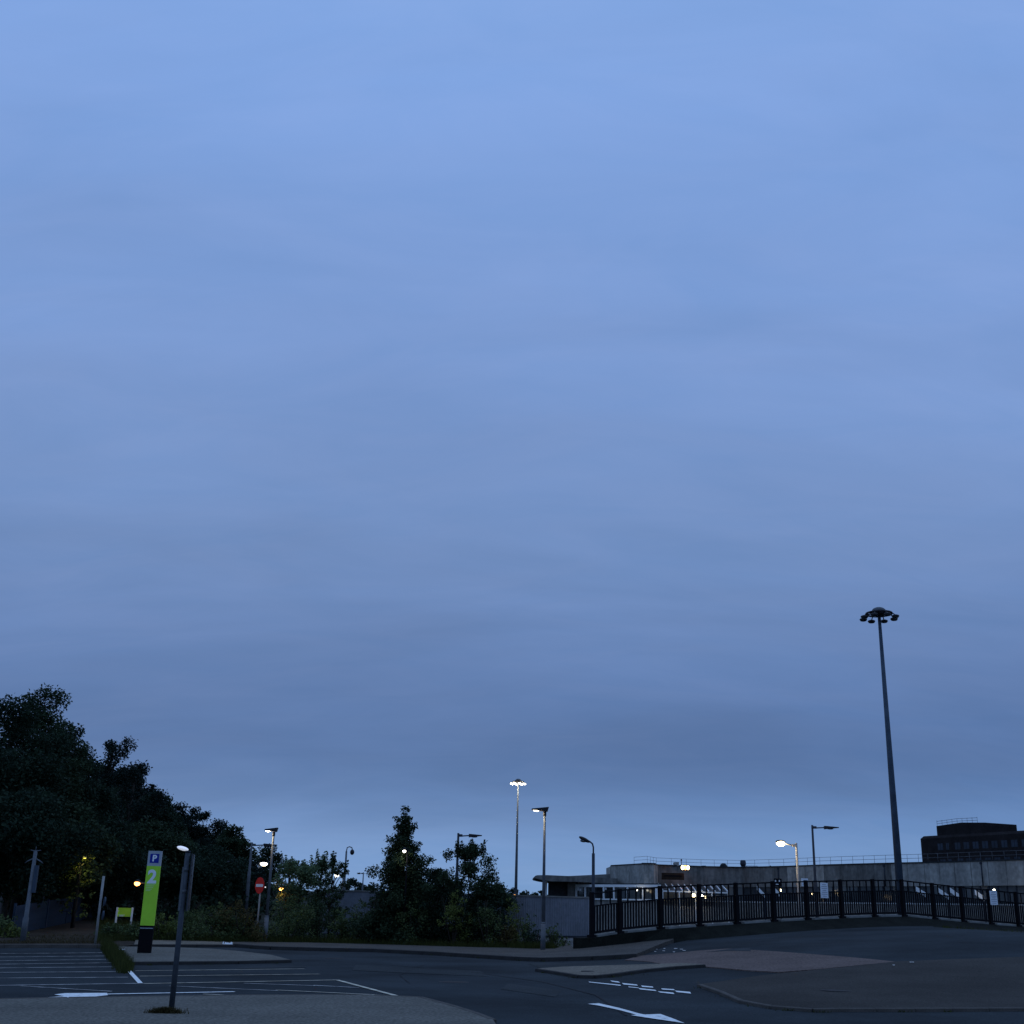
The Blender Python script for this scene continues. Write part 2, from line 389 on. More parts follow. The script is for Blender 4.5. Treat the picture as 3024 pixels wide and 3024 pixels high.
# kerb and earth bank behind the car park
KB = sheet('earth_bank', px([(-60, 2796), (300, 2795), (345, 2800), (395, 2796), (400, 2780), (300, 2760), (290, 2716), (230, 2722), (72, 2758), (-60, 2775)]), M_earth, .06, kind='structure')
kerb(KB, px([(-60, 2800), (150, 2799), (310, 2800)]), M_kerb, top=.12)
# worn patch in the carriageway (older surfacing)
sheet('road_patch', px([(1560, 2846), (1880, 2838), (1990, 2851), (1750, 2857), (1600, 2861)]), M_asph_r, .012, parent=ROAD)

for q in ([(1050, 2850), (1420, 2868), (1440, 2884), (1040, 2866)], [(1500, 2905), (1660, 2925), (1640, 2945), (1480, 2922)], [(700, 2858), (900, 2853), (905, 2857), (700, 2862)]):
    sheet('road_patch', px(q), M_asph_r, .008, parent=ROAD)
sheet('road_patch', px([(2085, 2815), (2150, 2806), (2215, 2802), (2218, 2812), (2150, 2811)]), M_dwall, .036, parent=ROAD)
def seam(pts, wd=.05):
    for a, b in zip(pts, pts[1:]): sheet('tar_seam', strip(G(*a), G(*b), wd), M_seam, .010, parent=ROAD)
seam([(900, 2835), (1150, 2850), (1400, 2872), (1600, 2900), (1760, 2940), (1850, 3000)]); seam([(2350, 2790), (2600, 2779), (2800, 2782), (3020, 2790)]); seam([(1250, 2850), (1180, 2880), (1210, 2905)], .03)
def cover(x, y, r, off):
    c = G(x, y, off); z = ground(c.x, c.y) + off; n = 24
    o = MB().tube([(c.x, c.y, z - .03), (c.x, c.y, z + .006)], r, n).build('manhole_cover', M_iron, ROAD)
    MB().tube([(c.x, c.y, z - .03), (c.x, c.y, z + .003)], r * 1.16, n).build('manhole_frame', M_iron2, o)
cover(1340, 2900, .33, .0); cover(1742, 2868, .22, .08); cover(2470, 2925, .30, .06); cover(985, 2830, .3, 0)
# painted markings -------------------------------------------------------
def line(a, b, wd, m, name='bay_line'):
    p, q = G(*a), G(*b)
    return sheet(name, strip(p, q, wd), m, .012, parent=ROAD)
for y0, y1, x1 in ((2817, 2814, 306), (2827.5, 2824, 318), (2838.5, 2834, 328), (2849, 2844, 340), (2860, 2856, 350), (2873, 2870.5, 362), (2890, 2887, 378), (2912, 2905, 425)):
    line((-30, y0), (x1, y1), .10, M_whited)
for a, b in (((470 - 70, 2868), (898, 2862)), ((412, 2884), (943, 2877.5))):
    line(a, b, .10, M_cream)
line((425, 2906), (997, 2895), .11, M_cream)
line((995, 2895), (1238, 2960), .12, M_cream)
line((720, 2905), (930, 2912), .07, M_whited); line((925, 2911), (1060, 2918), .08, M_whited)
line((500, 2913), (820, 2927), .08, M_whited); line((815, 2925), (1172, 2942), .09, M_cream)
line((600, 2937), (975, 2953), .09, M_cream); line((345, 2946), (632, 2961), .10, M_cream)
line((-30, 2961.5), (196, 2972), .10, M_cream)
line((60, 2913), (330, 2929), .07, M_whited)
line((300, 2937.5), (692, 2930), .15, M_white)
sheet('painted_line', px([(368, 2861), (378, 2858), (421, 2904), (407, 2905)]), M_white, .014, parent=ROAD)
# worn arrow in the car park
sheet('painted_arrow', px([(112, 2949), (190, 2944), (160, 2939), (190, 2935), (250, 2934.5), (316, 2934), (318, 2941), (250, 2948), (190, 2949)]), M_white, .014, parent=ROAD, grid=.5)
# arrow towards the camera and the give-way dashes
sheet('painted_arrow', px([(1735.8, 2966.5), (1768, 2964.5), (1830, 2979), (1891, 2996), (1905, 2998.5), (1950, 2996.5), (1968, 3003), (1990, 3011), (2022, 3024), (1958, 3014.5), (1900, 3006), (1863, 3000), (1880, 2999), (1830, 2985), (1770, 2972)]), M_white, .014, parent=ROAD, grid=.5)
for q in ([(1802, 2897), (1826, 2900), (1832, 2904), (1808, 2901)], [(1836, 2904.5), (1880, 2909), (1884, 2912.5), (1842, 2909)], [(1893, 2912), (1927, 2915), (1930, 2918.5), (1897, 2916)], [(1952, 2920.5), (1990, 2923), (1993, 2926), (1956, 2924)], [(1993, 2927), (2038, 2931), (2041, 2936), (1998, 2931.5)],
          [(1738, 2900.5), (1832, 2910), (1834, 2913), (1740, 2902.5)], [(1855, 2915), (1885, 2918), (1887, 2920), (1857, 2917)], [(1885, 2919.5), (1935, 2925), (1939, 2928.5), (1890, 2923.5)], [(1942, 2929), (1988, 2933), (1992, 2937.5), (1950, 2933)]):
    sheet('give_way_dash', px(q), M_white, .014, parent=ROAD, grid=.5)
# chipped old marks on the far carriageway
rng = random.Random(4)
for x, y in ((1910, 2806), (1912, 2811), (1938, 2804), (1935, 2811), (1962, 2802), (1960, 2809), (1995, 2802), (2012, 2804), (2020, 2808), (1990, 2812), (1880, 2806), (2640, 2862), (2690, 2853), (2697, 2853)):
    l = rng.uniform(3, 6); sheet('paint_chip', px([(x - l, y - .9), (x + l, y - .7), (x + l * .8, y + .9), (x - l * .6, y + .7)]), M_whited, .014 if x < 2600 else .105, parent=ROAD)

# ------------------------------------------------------------------ lamps and poles
def glow(parent, p, col, watts, r=.12, spot=None):
    ld = bpy.data.lights.new('lamp_light', 'SPOT' if spot else 'POINT'); ld.energy = watts; ld.color = col; ld.shadow_soft_size = r
    if spot: ld.spot_size = spot; ld.spot_blend = .5
    o = bpy.data.objects.new('lamp_light', ld); C.objects.link(o); o.parent = parent; o.location = Vector(p) - root_loc(parent); return o
WARM = (1, .78, .45); WHITE = (1, .92, .74); ORANGE = (1, .45, .12)
def gz(p): return ground(p.x, p.y)
def flat_lamp(x, ytop, d, side, label, lit=True, head=.95, base=None, rr=(.075, .045), grp='car park lamp posts'):
    """post-top lamp with a flat wedge head (LED type)"""
    b = base or P(x, 2700, d); t = P(x, ytop, b.y); t.x = b.x
    o = empty('street_lamp', (b.x, b.y, b.z if base else gz(b)), label, 'street lamp', grp); z0 = o.location.z
    h = t.z - z0
    MB().tube([(b.x, b.y, z0 - .1), (b.x, b.y, z0 + 1.15)], rr[0] * 1.35, 12).tube([(b.x, b.y, z0 + 1.15), (b.x, b.y, z0 + 1.22)], [rr[0] * 1.35, rr[0]], 12).tube([(b.x, b.y, z0 + 1.2), (b.x, b.y, t.z - .25)], list(rr), 12).build('column', M_steel, o)
    MB().tube([(b.x, b.y, t.z - .3), (b.x, b.y, t.z - .12)], rr[1] * 1.5, 10).build('collar', M_lamp, o)
    s = side; k = head
    hb = MB().hexa([(b.x + .12 * -s, b.y - .15, t.z - .12), (b.x + s * k, b.y - .1, t.z - .02 - .05), (b.x + s * k, b.y + .1, t.z - .07), (b.x - .12 * s, b.y + .15, t.z - .12)],
                   [(b.x + .17 * -s, b.y - .15, t.z + .07), (b.x + s * k, b.y - .1, t.z - .01), (b.x + s * k, b.y + .1, t.z - .01), (b.x - .17 * s, b.y + .15, t.z + .07)]).build('lamp_head', M_lamp, o)
    lens = MB().blob((b.x + s * k * .66, b.y, t.z - .085), (.12, .08, .04)).build('lens', E_white if lit else M_glass, hb)
    if lit: glow(o, (b.x + s * k * .68, b.y, t.z - .22), WARM, 45, .1)
    return o
def arm_lamp(x, ytop, d, reach, label, lit=False, head=.75, rr=(.085, .06), rise=0.0, kind='flat', watts=30, m=None, grp='bracket street lamps', emis=None, col=WARM):
    b = P(x, 2700, d); t = P(x, ytop, d); t.x = b.x; z0 = gz(b); m = m or M_dsteel
    o = empty('street_lamp', (b.x, b.y, z0), label, 'street lamp', grp)
    MB().tube([(b.x, b.y, z0 - .1), (b.x, b.y, z0 + (t.z - z0) * .62), (b.x, b.y, z0 + (t.z - z0) * .63), (b.x, b.y, t.z)], [rr[0] * 1.25, rr[0] * 1.2, rr[0] * .9, rr[1]], 12).build('column', m, o)
    s = 1 if reach > 0 else -1; L0 = abs(reach)
    za = t.z - .12
    MB().tube([(b.x, b.y, za - .05), (b.x + s * L0 * .5, b.y, za + rise * .6), (b.x + s * (L0 - head * .9), b.y, za + rise)], .035, 8).box((b.x + s * .14, b.y, za - .01), (.2, .1, .14)).build('bracket_arm', m, o)
    x0 = b.x + s * (L0 - head); x1 = b.x + s * L0; z = za + rise
    if kind == 'flat':
        hb = MB().hexa([(x0, b.y - .13, z - .1), (x1, b.y - .05, z - .01), (x1, b.y + .05, z - .01), (x0, b.y + .13, z - .1)], [(x0, b.y - .13, z + .09), (x1, b.y - .05, z + .04), (x1, b.y + .05, z + .04), (x0, b.y + .13, z + .09)]).build('lamp_head', M_lamp, o)
        MB().blob(((x0 * .6 + x1 * .4), b.y, z - .07), (.2, .09, .04)).build('lens', (emis or E_white) if lit else M_glass, hb)
    else:
        hb = MB().blob(((x0 + x1) / 2, b.y, z + .05), (abs(x1 - x0) / 2, .14, .1)).build('lamp_head', M_lamp, o)
        MB().blob(((x0 + x1) / 2 , b.y - .02, z - .03), (abs(x1 - x0) / 2 * .9, .15, min(.17, abs(x1 - x0) * .36))).build('lens', (emis or E_warm) if lit else M_glass2, hb)
    if lit: glow(o, ((x0 + x1) / 2, b.y - .12, z - .28), col, watts, .12)
    return o
def mast(x, ytop, d, label, lit):
    b = P(x, 2700, d); t = P(x, ytop, d); z0 = gz(b); h = t.z - z0
    # pixel of the top gives the height; the mast itself is upright
    o = empty('high_mast_light', (b.x, b.y, z0), label, 'light mast', 'high mast lights')
    rb, rtp = (.235, .085)
    MB().tube([(b.x, b.y, z0 - .1), (b.x, b.y, z0 + h * .5), (b.x, b.y, t.z - .1)], [rb, (rb + rtp) / 2, rtp], 16).build('column', M_steel if lit else M_bluesteel, o)
    MB().box((b.x, b.y - rb + .02, z0 + 1.0), (.2, .12, .9)).build('access_door', M_dsteel, o)
    ring = MB()
    ring.tube([(b.x, b.y, t.z - .25), (b.x, b.y, t.z + .02)], [.42, .42], 20)
    for k in range(20):
        a0, a1 = 2 * math.pi * k / 20, 2 * math.pi * (k + 1) / 20
        ring.tube([(b.x + .72 * math.cos(a0), b.y + .72 * math.sin(a0), t.z - .12), (b.x + .72 * math.cos(a1), b.y + .72 * math.sin(a1), t.z - .12)], .055, 6, False)
    for k in range(8):
        a0 = 2 * math.pi * (k + .5) / 8
        ring.tube([(b.x + .4 * math.cos(a0), b.y + .4 * math.sin(a0), t.z - .1), (b.x + .74 * math.cos(a0), b.y + .74 * math.sin(a0), t.z - .13)], .045, 6)
    ring.build('headframe_ring', M_lamp, o)
    MB().blob((b.x, b.y, t.z + .02), (.40, .40, .24), 14, 8).build('dome_cap', M_steel, o)
    for k in range(8):
        a0 = 2 * math.pi * (k + .25) / 8; cx, cy = b.x + .92 * math.cos(a0), b.y + .92 * math.sin(a0)
        fl = MB().tube([(b.x + .72 * math.cos(a0), b.y + .72 * math.sin(a0), t.z - .12), (cx, cy, t.z - .3)], .03, 6).blob((cx, cy, t.z - .36), (.22, .22, .09), 10, 6).build('floodlight', M_lamp, o)
        MB().blob((cx, cy, t.z - .42), (.19, .19, .06) if not lit else (.20, .20, .11), 10, 6).build('lens', E_white if lit else M_glass, fl)
    if lit:
        for k in range(4):
            a0 = 2 * math.pi * (k + .5) / 4
            glow(o, (b.x + 1.0 * math.cos(a0), b.y + 1.0 * math.sin(a0), t.z - .62), WHITE, 150, .15)
    return o

mast(2664, 1808, 66, 'tall unlit light mast with a ring of floodlights and domed cap', False)
mast(1522, 2305, 166, 'distant light mast with its ring of floodlights lit white', True)
flat_lamp(1603, 2388, 0, -1, 'lit flat-headed lamp post left of the black railing, beside the road', base=G(1603, 2815), head=.56)
flat_lamp(781, 2448, 0, -1, 'lit flat-headed lamp post right of the no entry sign', base=G(781, 2789), head=.42)
arm_lamp(2413, 2437, 72, 1.56, 'unlit dark lamp post with a long arm to the right behind the railing', head=.85)
arm_lamp(2362, 2490, 68, -1.15, 'lamp post with a bright warm lit head over the station wall', lit=True, head=.56, rise=.12, kind='bowl', watts=90, m=M_pale)
arm_lamp(1345, 2460, 70, 1.35, 'unlit lamp post rising behind the right hand dark tree', head=.75)
arm_lamp(725, 2488, 75, 1.55, 'unlit grey lamp post with arm passing behind the lit lamp post', head=.8, m=M_steel)
arm_lamp(634, 2538, 80, 1.15, 'slim unlit lamp post against the wood, left of the no entry sign', head=.4, m=M_steel, rr=(.07, .045))
arm_lamp(1066, 2576, 150, -.8, 'tiny far lamp post with arm to the left, beside the camera pole', head=.4, m=M_steel)
arm_lamp(752, 2545, 110, .8, 'far lamp post with a bright white light among the branches', lit=True, head=.75, kind='bowl', watts=40, m=M_dsteel, emis=E_white, col=WHITE, rr=(.06, .05))
arm_lamp(642, 2550, 100, .55, 'far lamp with a small yellow-white light in the wood', lit=True, head=.42, kind='bowl', watts=25, m=M_dsteel, emis=E_white, rr=(.05, .04))
arm_lamp(437, 2600, 60, -.84, 'bracket lamp glowing orange to the left of the parking sign', lit=True, head=.32, kind='bowl', watts=10, m=M_dsteel, emis=E_orange, col=ORANGE, rr=(.05, .04))
arm_lamp(836, 2616, 64, -.32, 'low lamp glowing orange among the pale green trees', lit=True, head=.26, kind='bowl', watts=6, emis=E_orange, col=ORANGE, rr=(.045, .035))
arm_lamp(1006, 2579, 90, -.65, 'far lamp with a small yellow light at the edge of the pale green trees', lit=True, head=.36, kind='bowl', watts=10, emis=E_white, rr=(.05, .04))
arm_lamp(1194, 2504, 58.9, -.24, 'far lamp shining white through the tall pointed tree', lit=True, head=.19, kind='bowl', watts=5, emis=E_white, col=WHITE, rr=(.04, .03), m=M_black)
arm_lamp(1528, 2638, 80, -.36, 'tiny orange lamp just above the corrugated fence', lit=True, head=.3, kind='bowl', watts=3, emis=E_orange, col=ORANGE, rr=(.04, .03))
arm_lamp(-1, 2478, 60, .55, 'lamp post at the left edge with its top lit orange', head=.25, m=M_pale, rr=(.08, .06))
arm_lamp(215, 2522, 57.8, .3, 'lamp hidden among the leaves lighting a yellow patch of the wood', lit=True, head=.25, kind='bowl', watts=20, emis=emit('dim_lamp', (.8, .75, .2), .25), col=(1, .85, .25), rr=(.03, .025), m=M_black)

# swan-neck lamp behind the railing
b = P(1752, 2700, 78); z0 = gz(b); o = empty('street_lamp', (b.x, b.y, z0), 'unlit swan-neck lamp post in front of the white windowed building', 'street lamp')
zt = P(1752, 2520, 78).z
MB().tube([(b.x, b.y, z0 - .1), (b.x, b.y, zt)], [.11, .095], 12).build('column', M_dsteel, o)
zh = P(1720, 2480, 78).z; hx = P(1726, 2480, 78).x
MB().tube([(b.x, b.y, zt - .02), (b.x, b.y, zt + (zh - zt) * .45), (b.x - .06, b.y, zt + (zh - zt) * .72), (b.x - .2, b.y, zh - .12), (b.x - .38, b.y, zh - .02)], .05, 10).build('neck', M_dsteel, o)
c = Vector((hx, b.y, zh)); hb = MB().blob((c.x, c.y, c.z + .02), (.36, .17, .13), 12, 7)
for v in hb.v: v.z += (v.x - c.x) * -.42
hb = hb.build('lamp_head', M_lamp, o)
MB().blob((c.x - .04, c.y, c.z - .06), (.24, .13, .1)).build('lens', M_glass2, hb)

# camera pole
b = P(1011, 2700, 85); z0 = gz(b); t = P(1017, 2500, 85); t.x = b.x; o = empty('camera_pole', (b.x, b.y, z0), 'slim pole topped by a hooked dome camera between the trees', 'camera pole')
MB().tube([(b.x, b.y, z0 - .1), (b.x, b.y, z0 + (t.z - z0) * .5), (b.x, b.y, z0 + (t.z - z0) * .52), (b.x, b.y, t.z - .3)], [.11, .1, .075, .06], 10).build('column', M_steel, o)
MB().tube([(b.x, b.y, t.z - .32), (b.x + .04, b.y, t.z - .06), (b.x + .2, b.y, t.z), (b.x + .36, b.y, t.z - .06), (b.x + .4, b.y, t.z - .2)], .035, 8).build('hook_arm', M_steel, o)
MB().blob((b.x + .4, b.y, t.z - .36), (.15, .15, .19)).build('dome_camera', M_lamp, o)

# grey near post with plates and a pale light on top
b = G(505, 2989, .1); t = P(551, 2513, b.y); o = empty('sign_post', (b.x, b.y, gz(b) + .1), 'near dark grey post with a pale lamp on top and grass at its foot', 'post'); z0 = o.location.z; ht = P(551, 2516, b.y).z
MB().tube([(b.x, b.y, z0 - .1), (b.x, b.y, ht)], [.046, .043], 14).build('post', M_post, o)
for yy in (2568, 2632): 
    zz = P(530, yy, b.y).z; MB().tube([(b.x, b.y, zz - .025), (b.x, b.y, zz + .025)], .05, 14).box((b.x + .05, b.y + .03, zz), (.05, .02, .04)).build('clamp_band', M_steel, o)
z1, z2 = P(530, 2690, b.y).z, P(530, 2520, b.y).z
MB().box((b.x + .06, b.y + .075, (z1 + z2) / 2), (.02, .30, z2 - z1), R(12)).build('sign_plate', M_dsteel, o)
za, zb = P(530, 2690, b.y).z, P(530, 2560, b.y).z
MB().box((b.x - .035, b.y - .02, (za + zb) / 2), (.035, .05, zb - za)).build('conduit', M_steel, o)
MB().tube([(b.x, b.y, ht - .01), (b.x, b.y, ht + .02)], [.05, .046], 12).build('cap', M_dsteel, o)
hd = MB().blob((b.x - .09, b.y - .01, ht + .055), (.10, .06, .035), 12, 7)
for v in hd.v: v.z -= (v.x - b.x + .09) * .2
hd.build('lamp_cover', emit('dim_white_lamp', (.85, .9, 1), .5), o)
MB().tube([(b.x, b.y, ht), (b.x - .06, b.y, ht + .03)], .02, 8).build('lamp_stem', M_dsteel, o)

# steel post with splayed brackets, left
b = G(66, 2785); o = empty('service_post', (b.x, b.y, gz(b)), 'grey steel post with splayed brackets and a long box near the left edge', 'post'); z0 = gz(b); zt = P(103, 2512, b.y).z
MB().tube([(b.x, b.y, z0 - .1), (b.x, b.y, z0 + .9), (b.x, b.y, z0 + .95), (b.x, b.y, zt)], [.11, .11, .08, .07], 12).build('post', M_steel, o)
zz = P(100, 2548, b.y).z
for s in (-1, 1):
    MB().tube([(b.x, b.y, zz + .18), (b.x + s * .24, b.y, zz + .06), (b.x + s * .36, b.y, zz - .02)], [.03, .025, .012], 6).build('bracket', M_steel, o)
    MB().tube([(b.x, b.y, zt - .02), (b.x + s * .2, b.y, zt + .02)], [.035, .015], 6).build('bracket', M_steel, o)
zb0, zb1 = P(95, 2636, b.y).z, P(95, 2555, b.y).z
MB().box((b.x + .14, b.y, (zb0 + zb1) / 2), (.13, .12, zb1 - zb0)).build('control_box', M_bluesteel, o)
MB().tube([(b.x, b.y, zt - .02), (b.x, b.y, zt + .16)], [.02, .008], 6).build('spike', M_steel, o)
# slim pole in the wood
b = P(122, 2700, 58); z0 = gz(b); one('slim_pole', M_steel, MB().tube([(b.x, b.y, z0 - .2), (b.x, b.y, P(140, 2500, 58).z)], [.035, .025], 8), (b.x, b.y, z0), 'very slim dark pole standing in the wood left of the steel fence end', 'pole')
b = P(556, 2700, 62); z0 = gz(b); one('slim_pole', M_steel, MB().tube([(b.x, b.y, z0 - .2), (b.x, b.y, P(568, 2524, 62).z)], [.045, .035], 8), (b.x, b.y, z0), 'slim grey pole just right of the near dark grey post', 'pole')
# pale post with round signs seen from behind
b = G(280, 2795); z0 = gz(b); o = empty('sign_post', (b.x, b.y, z0), 'pale slim post with two round dark signs at the corner of the earth bank', 'post')
MB().tube([(b.x, b.y, z0 - .1), (b.x, b.y, P(302, 2587, b.y).z)], .05, 10).build('post', M_pale, o)
for yy in (2662, 2703):
    q = P(301, yy, b.y); MB().tube([(b.x + .12, b.y + .05, q.z), (b.x + .16, b.y + .07, q.z)], .17, 18).build('round_sign', M_bluesteel, o)

# no entry sign
b = G(757, 2766); z0 = gz(b); o = empty('no_entry_sign', (b.x, b.y, z0), 'round red no entry sign with white bar on a pale post', 'traffic sign')
q = P(769, 2615, b.y); zt = q.z
MB().tube([(b.x, b.y, z0 - .1), (b.x, b.y, zt + .1)], .045, 10).build('post', M_pale, o)
rad = 22 / 3500 * b.y; rz = R(45); nrm = Vector((-math.sin(rz), -math.cos(rz), 0)); c = Vector((b.x, b.y, zt)) + nrm * .06
dk = MB().tube([c, c + nrm * .012], rad, 28).build('disc', M_red, o)
tn = Vector((nrm.y, -nrm.x, 0)); cw = c + nrm * .016
MB().hexa([cw - tn * rad * .78 - Vector((0, 0, rad * .17)), cw + tn * rad * .78 - Vector((0, 0, rad * .17)), cw + tn * rad * .78 - Vector((0, 0, rad * .17)) + nrm * .003, cw - tn * rad * .78 - Vector((0, 0, rad * .17)) + nrm * .003],
          [cw - tn * rad * .78 + Vector((0, 0, rad * .17)), cw + tn * rad * .78 + Vector((0, 0, rad * .17)), cw + tn * rad * .78 + Vector((0, 0, rad * .17)) + nrm * .003, cw - tn * rad * .78 + Vector((0, 0, rad * .17)) + nrm * .003]).build('white_bar', M_letter, o)
q = P(784, 2620, b.y); MB().blob((q.x, b.y - .05, q.z), (.035, .05, .03)).build('sign_light', E_cool, o)

# ------------------------------------------------------------------ parking totem
def text(body, size, m, parent, loc, rz, bold=0.0, name='lettering'):
    cu = bpy.data.curves.new(name, 'FONT'); cu.body = body; cu.size = size; cu.align_x = 'CENTER'; cu.align_y = 'CENTER'; cu.extrude = .002; cu.offset = bold
    ob = bpy.data.objects.new(name, cu); C.objects.link(ob); bpy.context.view_layer.update()
    me = bpy.data.meshes.new_from_object(ob.evaluated_get(bpy.context.evaluated_depsgraph_get())); bpy.data.objects.remove(ob)
    me.materials.clear(); o2 = link(name, me, parent, m); o2.location = Vector(loc) - root_loc(parent); o2.rotation_euler = (R(90), 0, rz); return o2
b = G(424, 2813, .1); z0 = gz(b) + .1; d = b.y
o = empty('parking_sign', (b.x, b.y, z0), 'tall green and black parking sign reading P and 2 on the paved island', 'parking sign')
wd = .455; dp = .14; RZ = R(6)
def sec(y0, y1): return P(440, y1, d).z, P(440, y0, d).z
zA = z0; zB = P(424, 2733, d).z; zC = P(440, 2557, d).z; zD = P(460, 2513, d).z
def panel(name, za, zb, m, ex=0): return MB().box((b.x, b.y + dp / 2, (za + zb) / 2), (wd + ex, dp + ex, zb - za), RZ).build(name, m, o)
panel('base_panel', zA - .05, zB, M_black); gp = panel('green_panel', zB, zC, M_green); hp = panel('header_panel', zC, zD, M_grey)
fn = Vector((math.sin(RZ), -math.cos(RZ), 0)); tn = Vector((math.cos(RZ), math.sin(RZ), 0)); fc = Vector((b.x, b.y + dp / 2, 0)) + fn * (dp / 2)
MB().box((fc.x + fn.x * .004, fc.y + fn.y * .004, zB - .085), (wd * .93, .008, .025), RZ).build('trim_strip', M_grey, o)
pz = P(463, 2535, d).z
bs = MB().box((fc.x + fn.x * .004, fc.y + fn.y * .004, pz), (.30, .008, .30), RZ).build('blue_square', M_blue, hp)
text('P', .29, M_letter, hp, (fc.x + fn.x * .011, fc.y + fn.y * .011, pz - .005), RZ, .010)
z2 = P(456, 2590, d).z
text('2', .60, M_letter, gp, (fc.x + fn.x * .006 - .01, fc.y + fn.y * .006, z2 - .01), RZ, .022)
for k, (lw, yy) in enumerate(((.30, 2611), (.26, 2616), (.24, 2621), (.20, 2626), (.16, 2630))):
    zz = P(440, yy, d).z; cc = fc + fn * .004 - tn * (wd / 2 - .05 - lw / 2)
    MB().box((cc.x, cc.y, zz), (lw, .006, .022), RZ).build('small_print', M_letterd, gp)

# small green board on white posts
b = G(345, 2740); d = b.y; z0 = gz(b); o = empty('information_board', (b.x, b.y, z0), 'low green board on two white posts in the grass', 'notice board')
l = P(345, 2700, d); r_ = P(390, 2700, d); zt, zb = P(367, 2681, d).z, P(367, 2707, d).z
MB().wall((l.x, l.y), (r_.x, r_.y), zb, zt, .03).build('board', M_green, o)
for q, pt in ((l, 2681), (r_, 2680)):
    MB().box((q.x, q.y - .03, (z0 - .1 + zt + .02) / 2), (.075, .06, zt + .02 - z0 + .1)).build('post', M_wframe, o)
for k, (x0, x1, yy) in enumerate(((348, 352, 2690), (350, 368, 2702), (352, 364, 2705))):
    a = P(x0, yy, d - .01); c = P(x1, yy, d - .01); MB().box(((a.x + c.x) / 2, d - .006, a.z), (c.x - a.x, .006, .025)).build('small_print', M_letter, o)

# ------------------------------------------------------------------ black railing on its low wall
FXZ = [(1747, 2763), (1830, 2751), (1951, 2739), (2067, 2731), (2176, 2724), (2286, 2717), (2385, 2712), (2487, 2707), (2583, 2703.5), (2669, 2702), (2760, 2711), (2845, 2719), (2927, 2726.5), (3008, 2733)]
def fence_pt(x, y):
    r = ray(x, y)
    A, B = (FA, FC) if x <= 2669 else (FC, FE)
    # intersect r*t with the plan line A-B
    dx_, dy_ = B.x - A.x, B.y - A.y; den = r.x * dy_ - dx_; t = (A.x * dy_ - A.y * dx_) / den
    return Vector((0, 0, EYE)) + r * t
posts = [fence_pt(x, y) for x, y in FXZ]
posts.append(posts[-1] + (posts[-1] - posts[-2])); posts.append(posts[-1] + (posts[-1] - posts[-2]))
HP = 1.68
rl = empty('railing', posts[0], 'long black steel railing with square posts on the low wall', 'railing')
pm = MB(); pm.box((0, 0, HP / 2 - .03), (.145, .145, HP + .06)); pm.box((0, 0, -.02), (.3, .24, .10)); tmp = pm.build('post', M_black); post_me = tmp.data; bpy.data.objects.remove(tmp)
tmp = MB().box((0, 0, 0), (.08, .03, 1)).build('baluster', M_black); bal_me = tmp.data; bpy.data.objects.remove(tmp)
for i, p in enumerate(posts):
    q = link('post', post_me, rl); q.location = p - posts[0]
    a = posts[min(i + 1, len(posts) - 1)] - posts[max(i - 1, 0)]; q.rotation_euler = (0, 0, math.atan2(a.y, a.x))
for a, c in zip(posts, posts[1:]):
    dv = c - a; rz = math.atan2(dv.y, dv.x); Lh = math.hypot(dv.x, dv.y); u = Vector((dv.x, dv.y, 0)) / Lh
    a2 = a + dv * (.07 / Lh); c2 = c - dv * (.07 / Lh)
    for nm, zo, hh, tt in (('top_rail', HP - .06, .06, .07), ('middle_rail', HP * .67, .055, .05), ('bottom_rail', .10, .09, .05)):
        n_ = Vector((-u.y, u.x, 0)) * tt / 2
        MB().hexa([a2 - n_ + Vector((0, 0, zo - hh / 2)), c2 - n_ + Vector((0, 0, zo - hh / 2)), c2 + n_ + Vector((0, 0, zo - hh / 2)), a2 + n_ + Vector((0, 0, zo - hh / 2))],
                  [a2 - n_ + Vector((0, 0, zo + hh / 2)), c2 - n_ + Vector((0, 0, zo + hh / 2)), c2 + n_ + Vector((0, 0, zo + hh / 2)), a2 + n_ + Vector((0, 0, zo + hh / 2))]).build(nm, M_black, rl)
    nb = max(6, round(Lh / .15)); zb, zt = .14, HP * .67 - .027
    for k in range(1, nb):
        q = link('baluster', bal_me, rl); p = a + dv * (k / nb); q.location = p - posts[0] + Vector((0, 0, (zb + zt) / 2)); q.scale = (1, 1, zt - zb); q.rotation_euler = (0, 0, rz)
    nu = max(3, round(Lh / .45)); zb, zt = HP * .67 + .027, HP - .09
    for k in range(1, nu):
        q = link('upper_baluster', bal_me, rl); p = a + dv * (k / nu); q.location = p - posts[0] + Vector((0, 0, (zb + zt) / 2)); q.scale = (.8, 1, zt - zb); q.rotation_euler = (0, 0, rz)
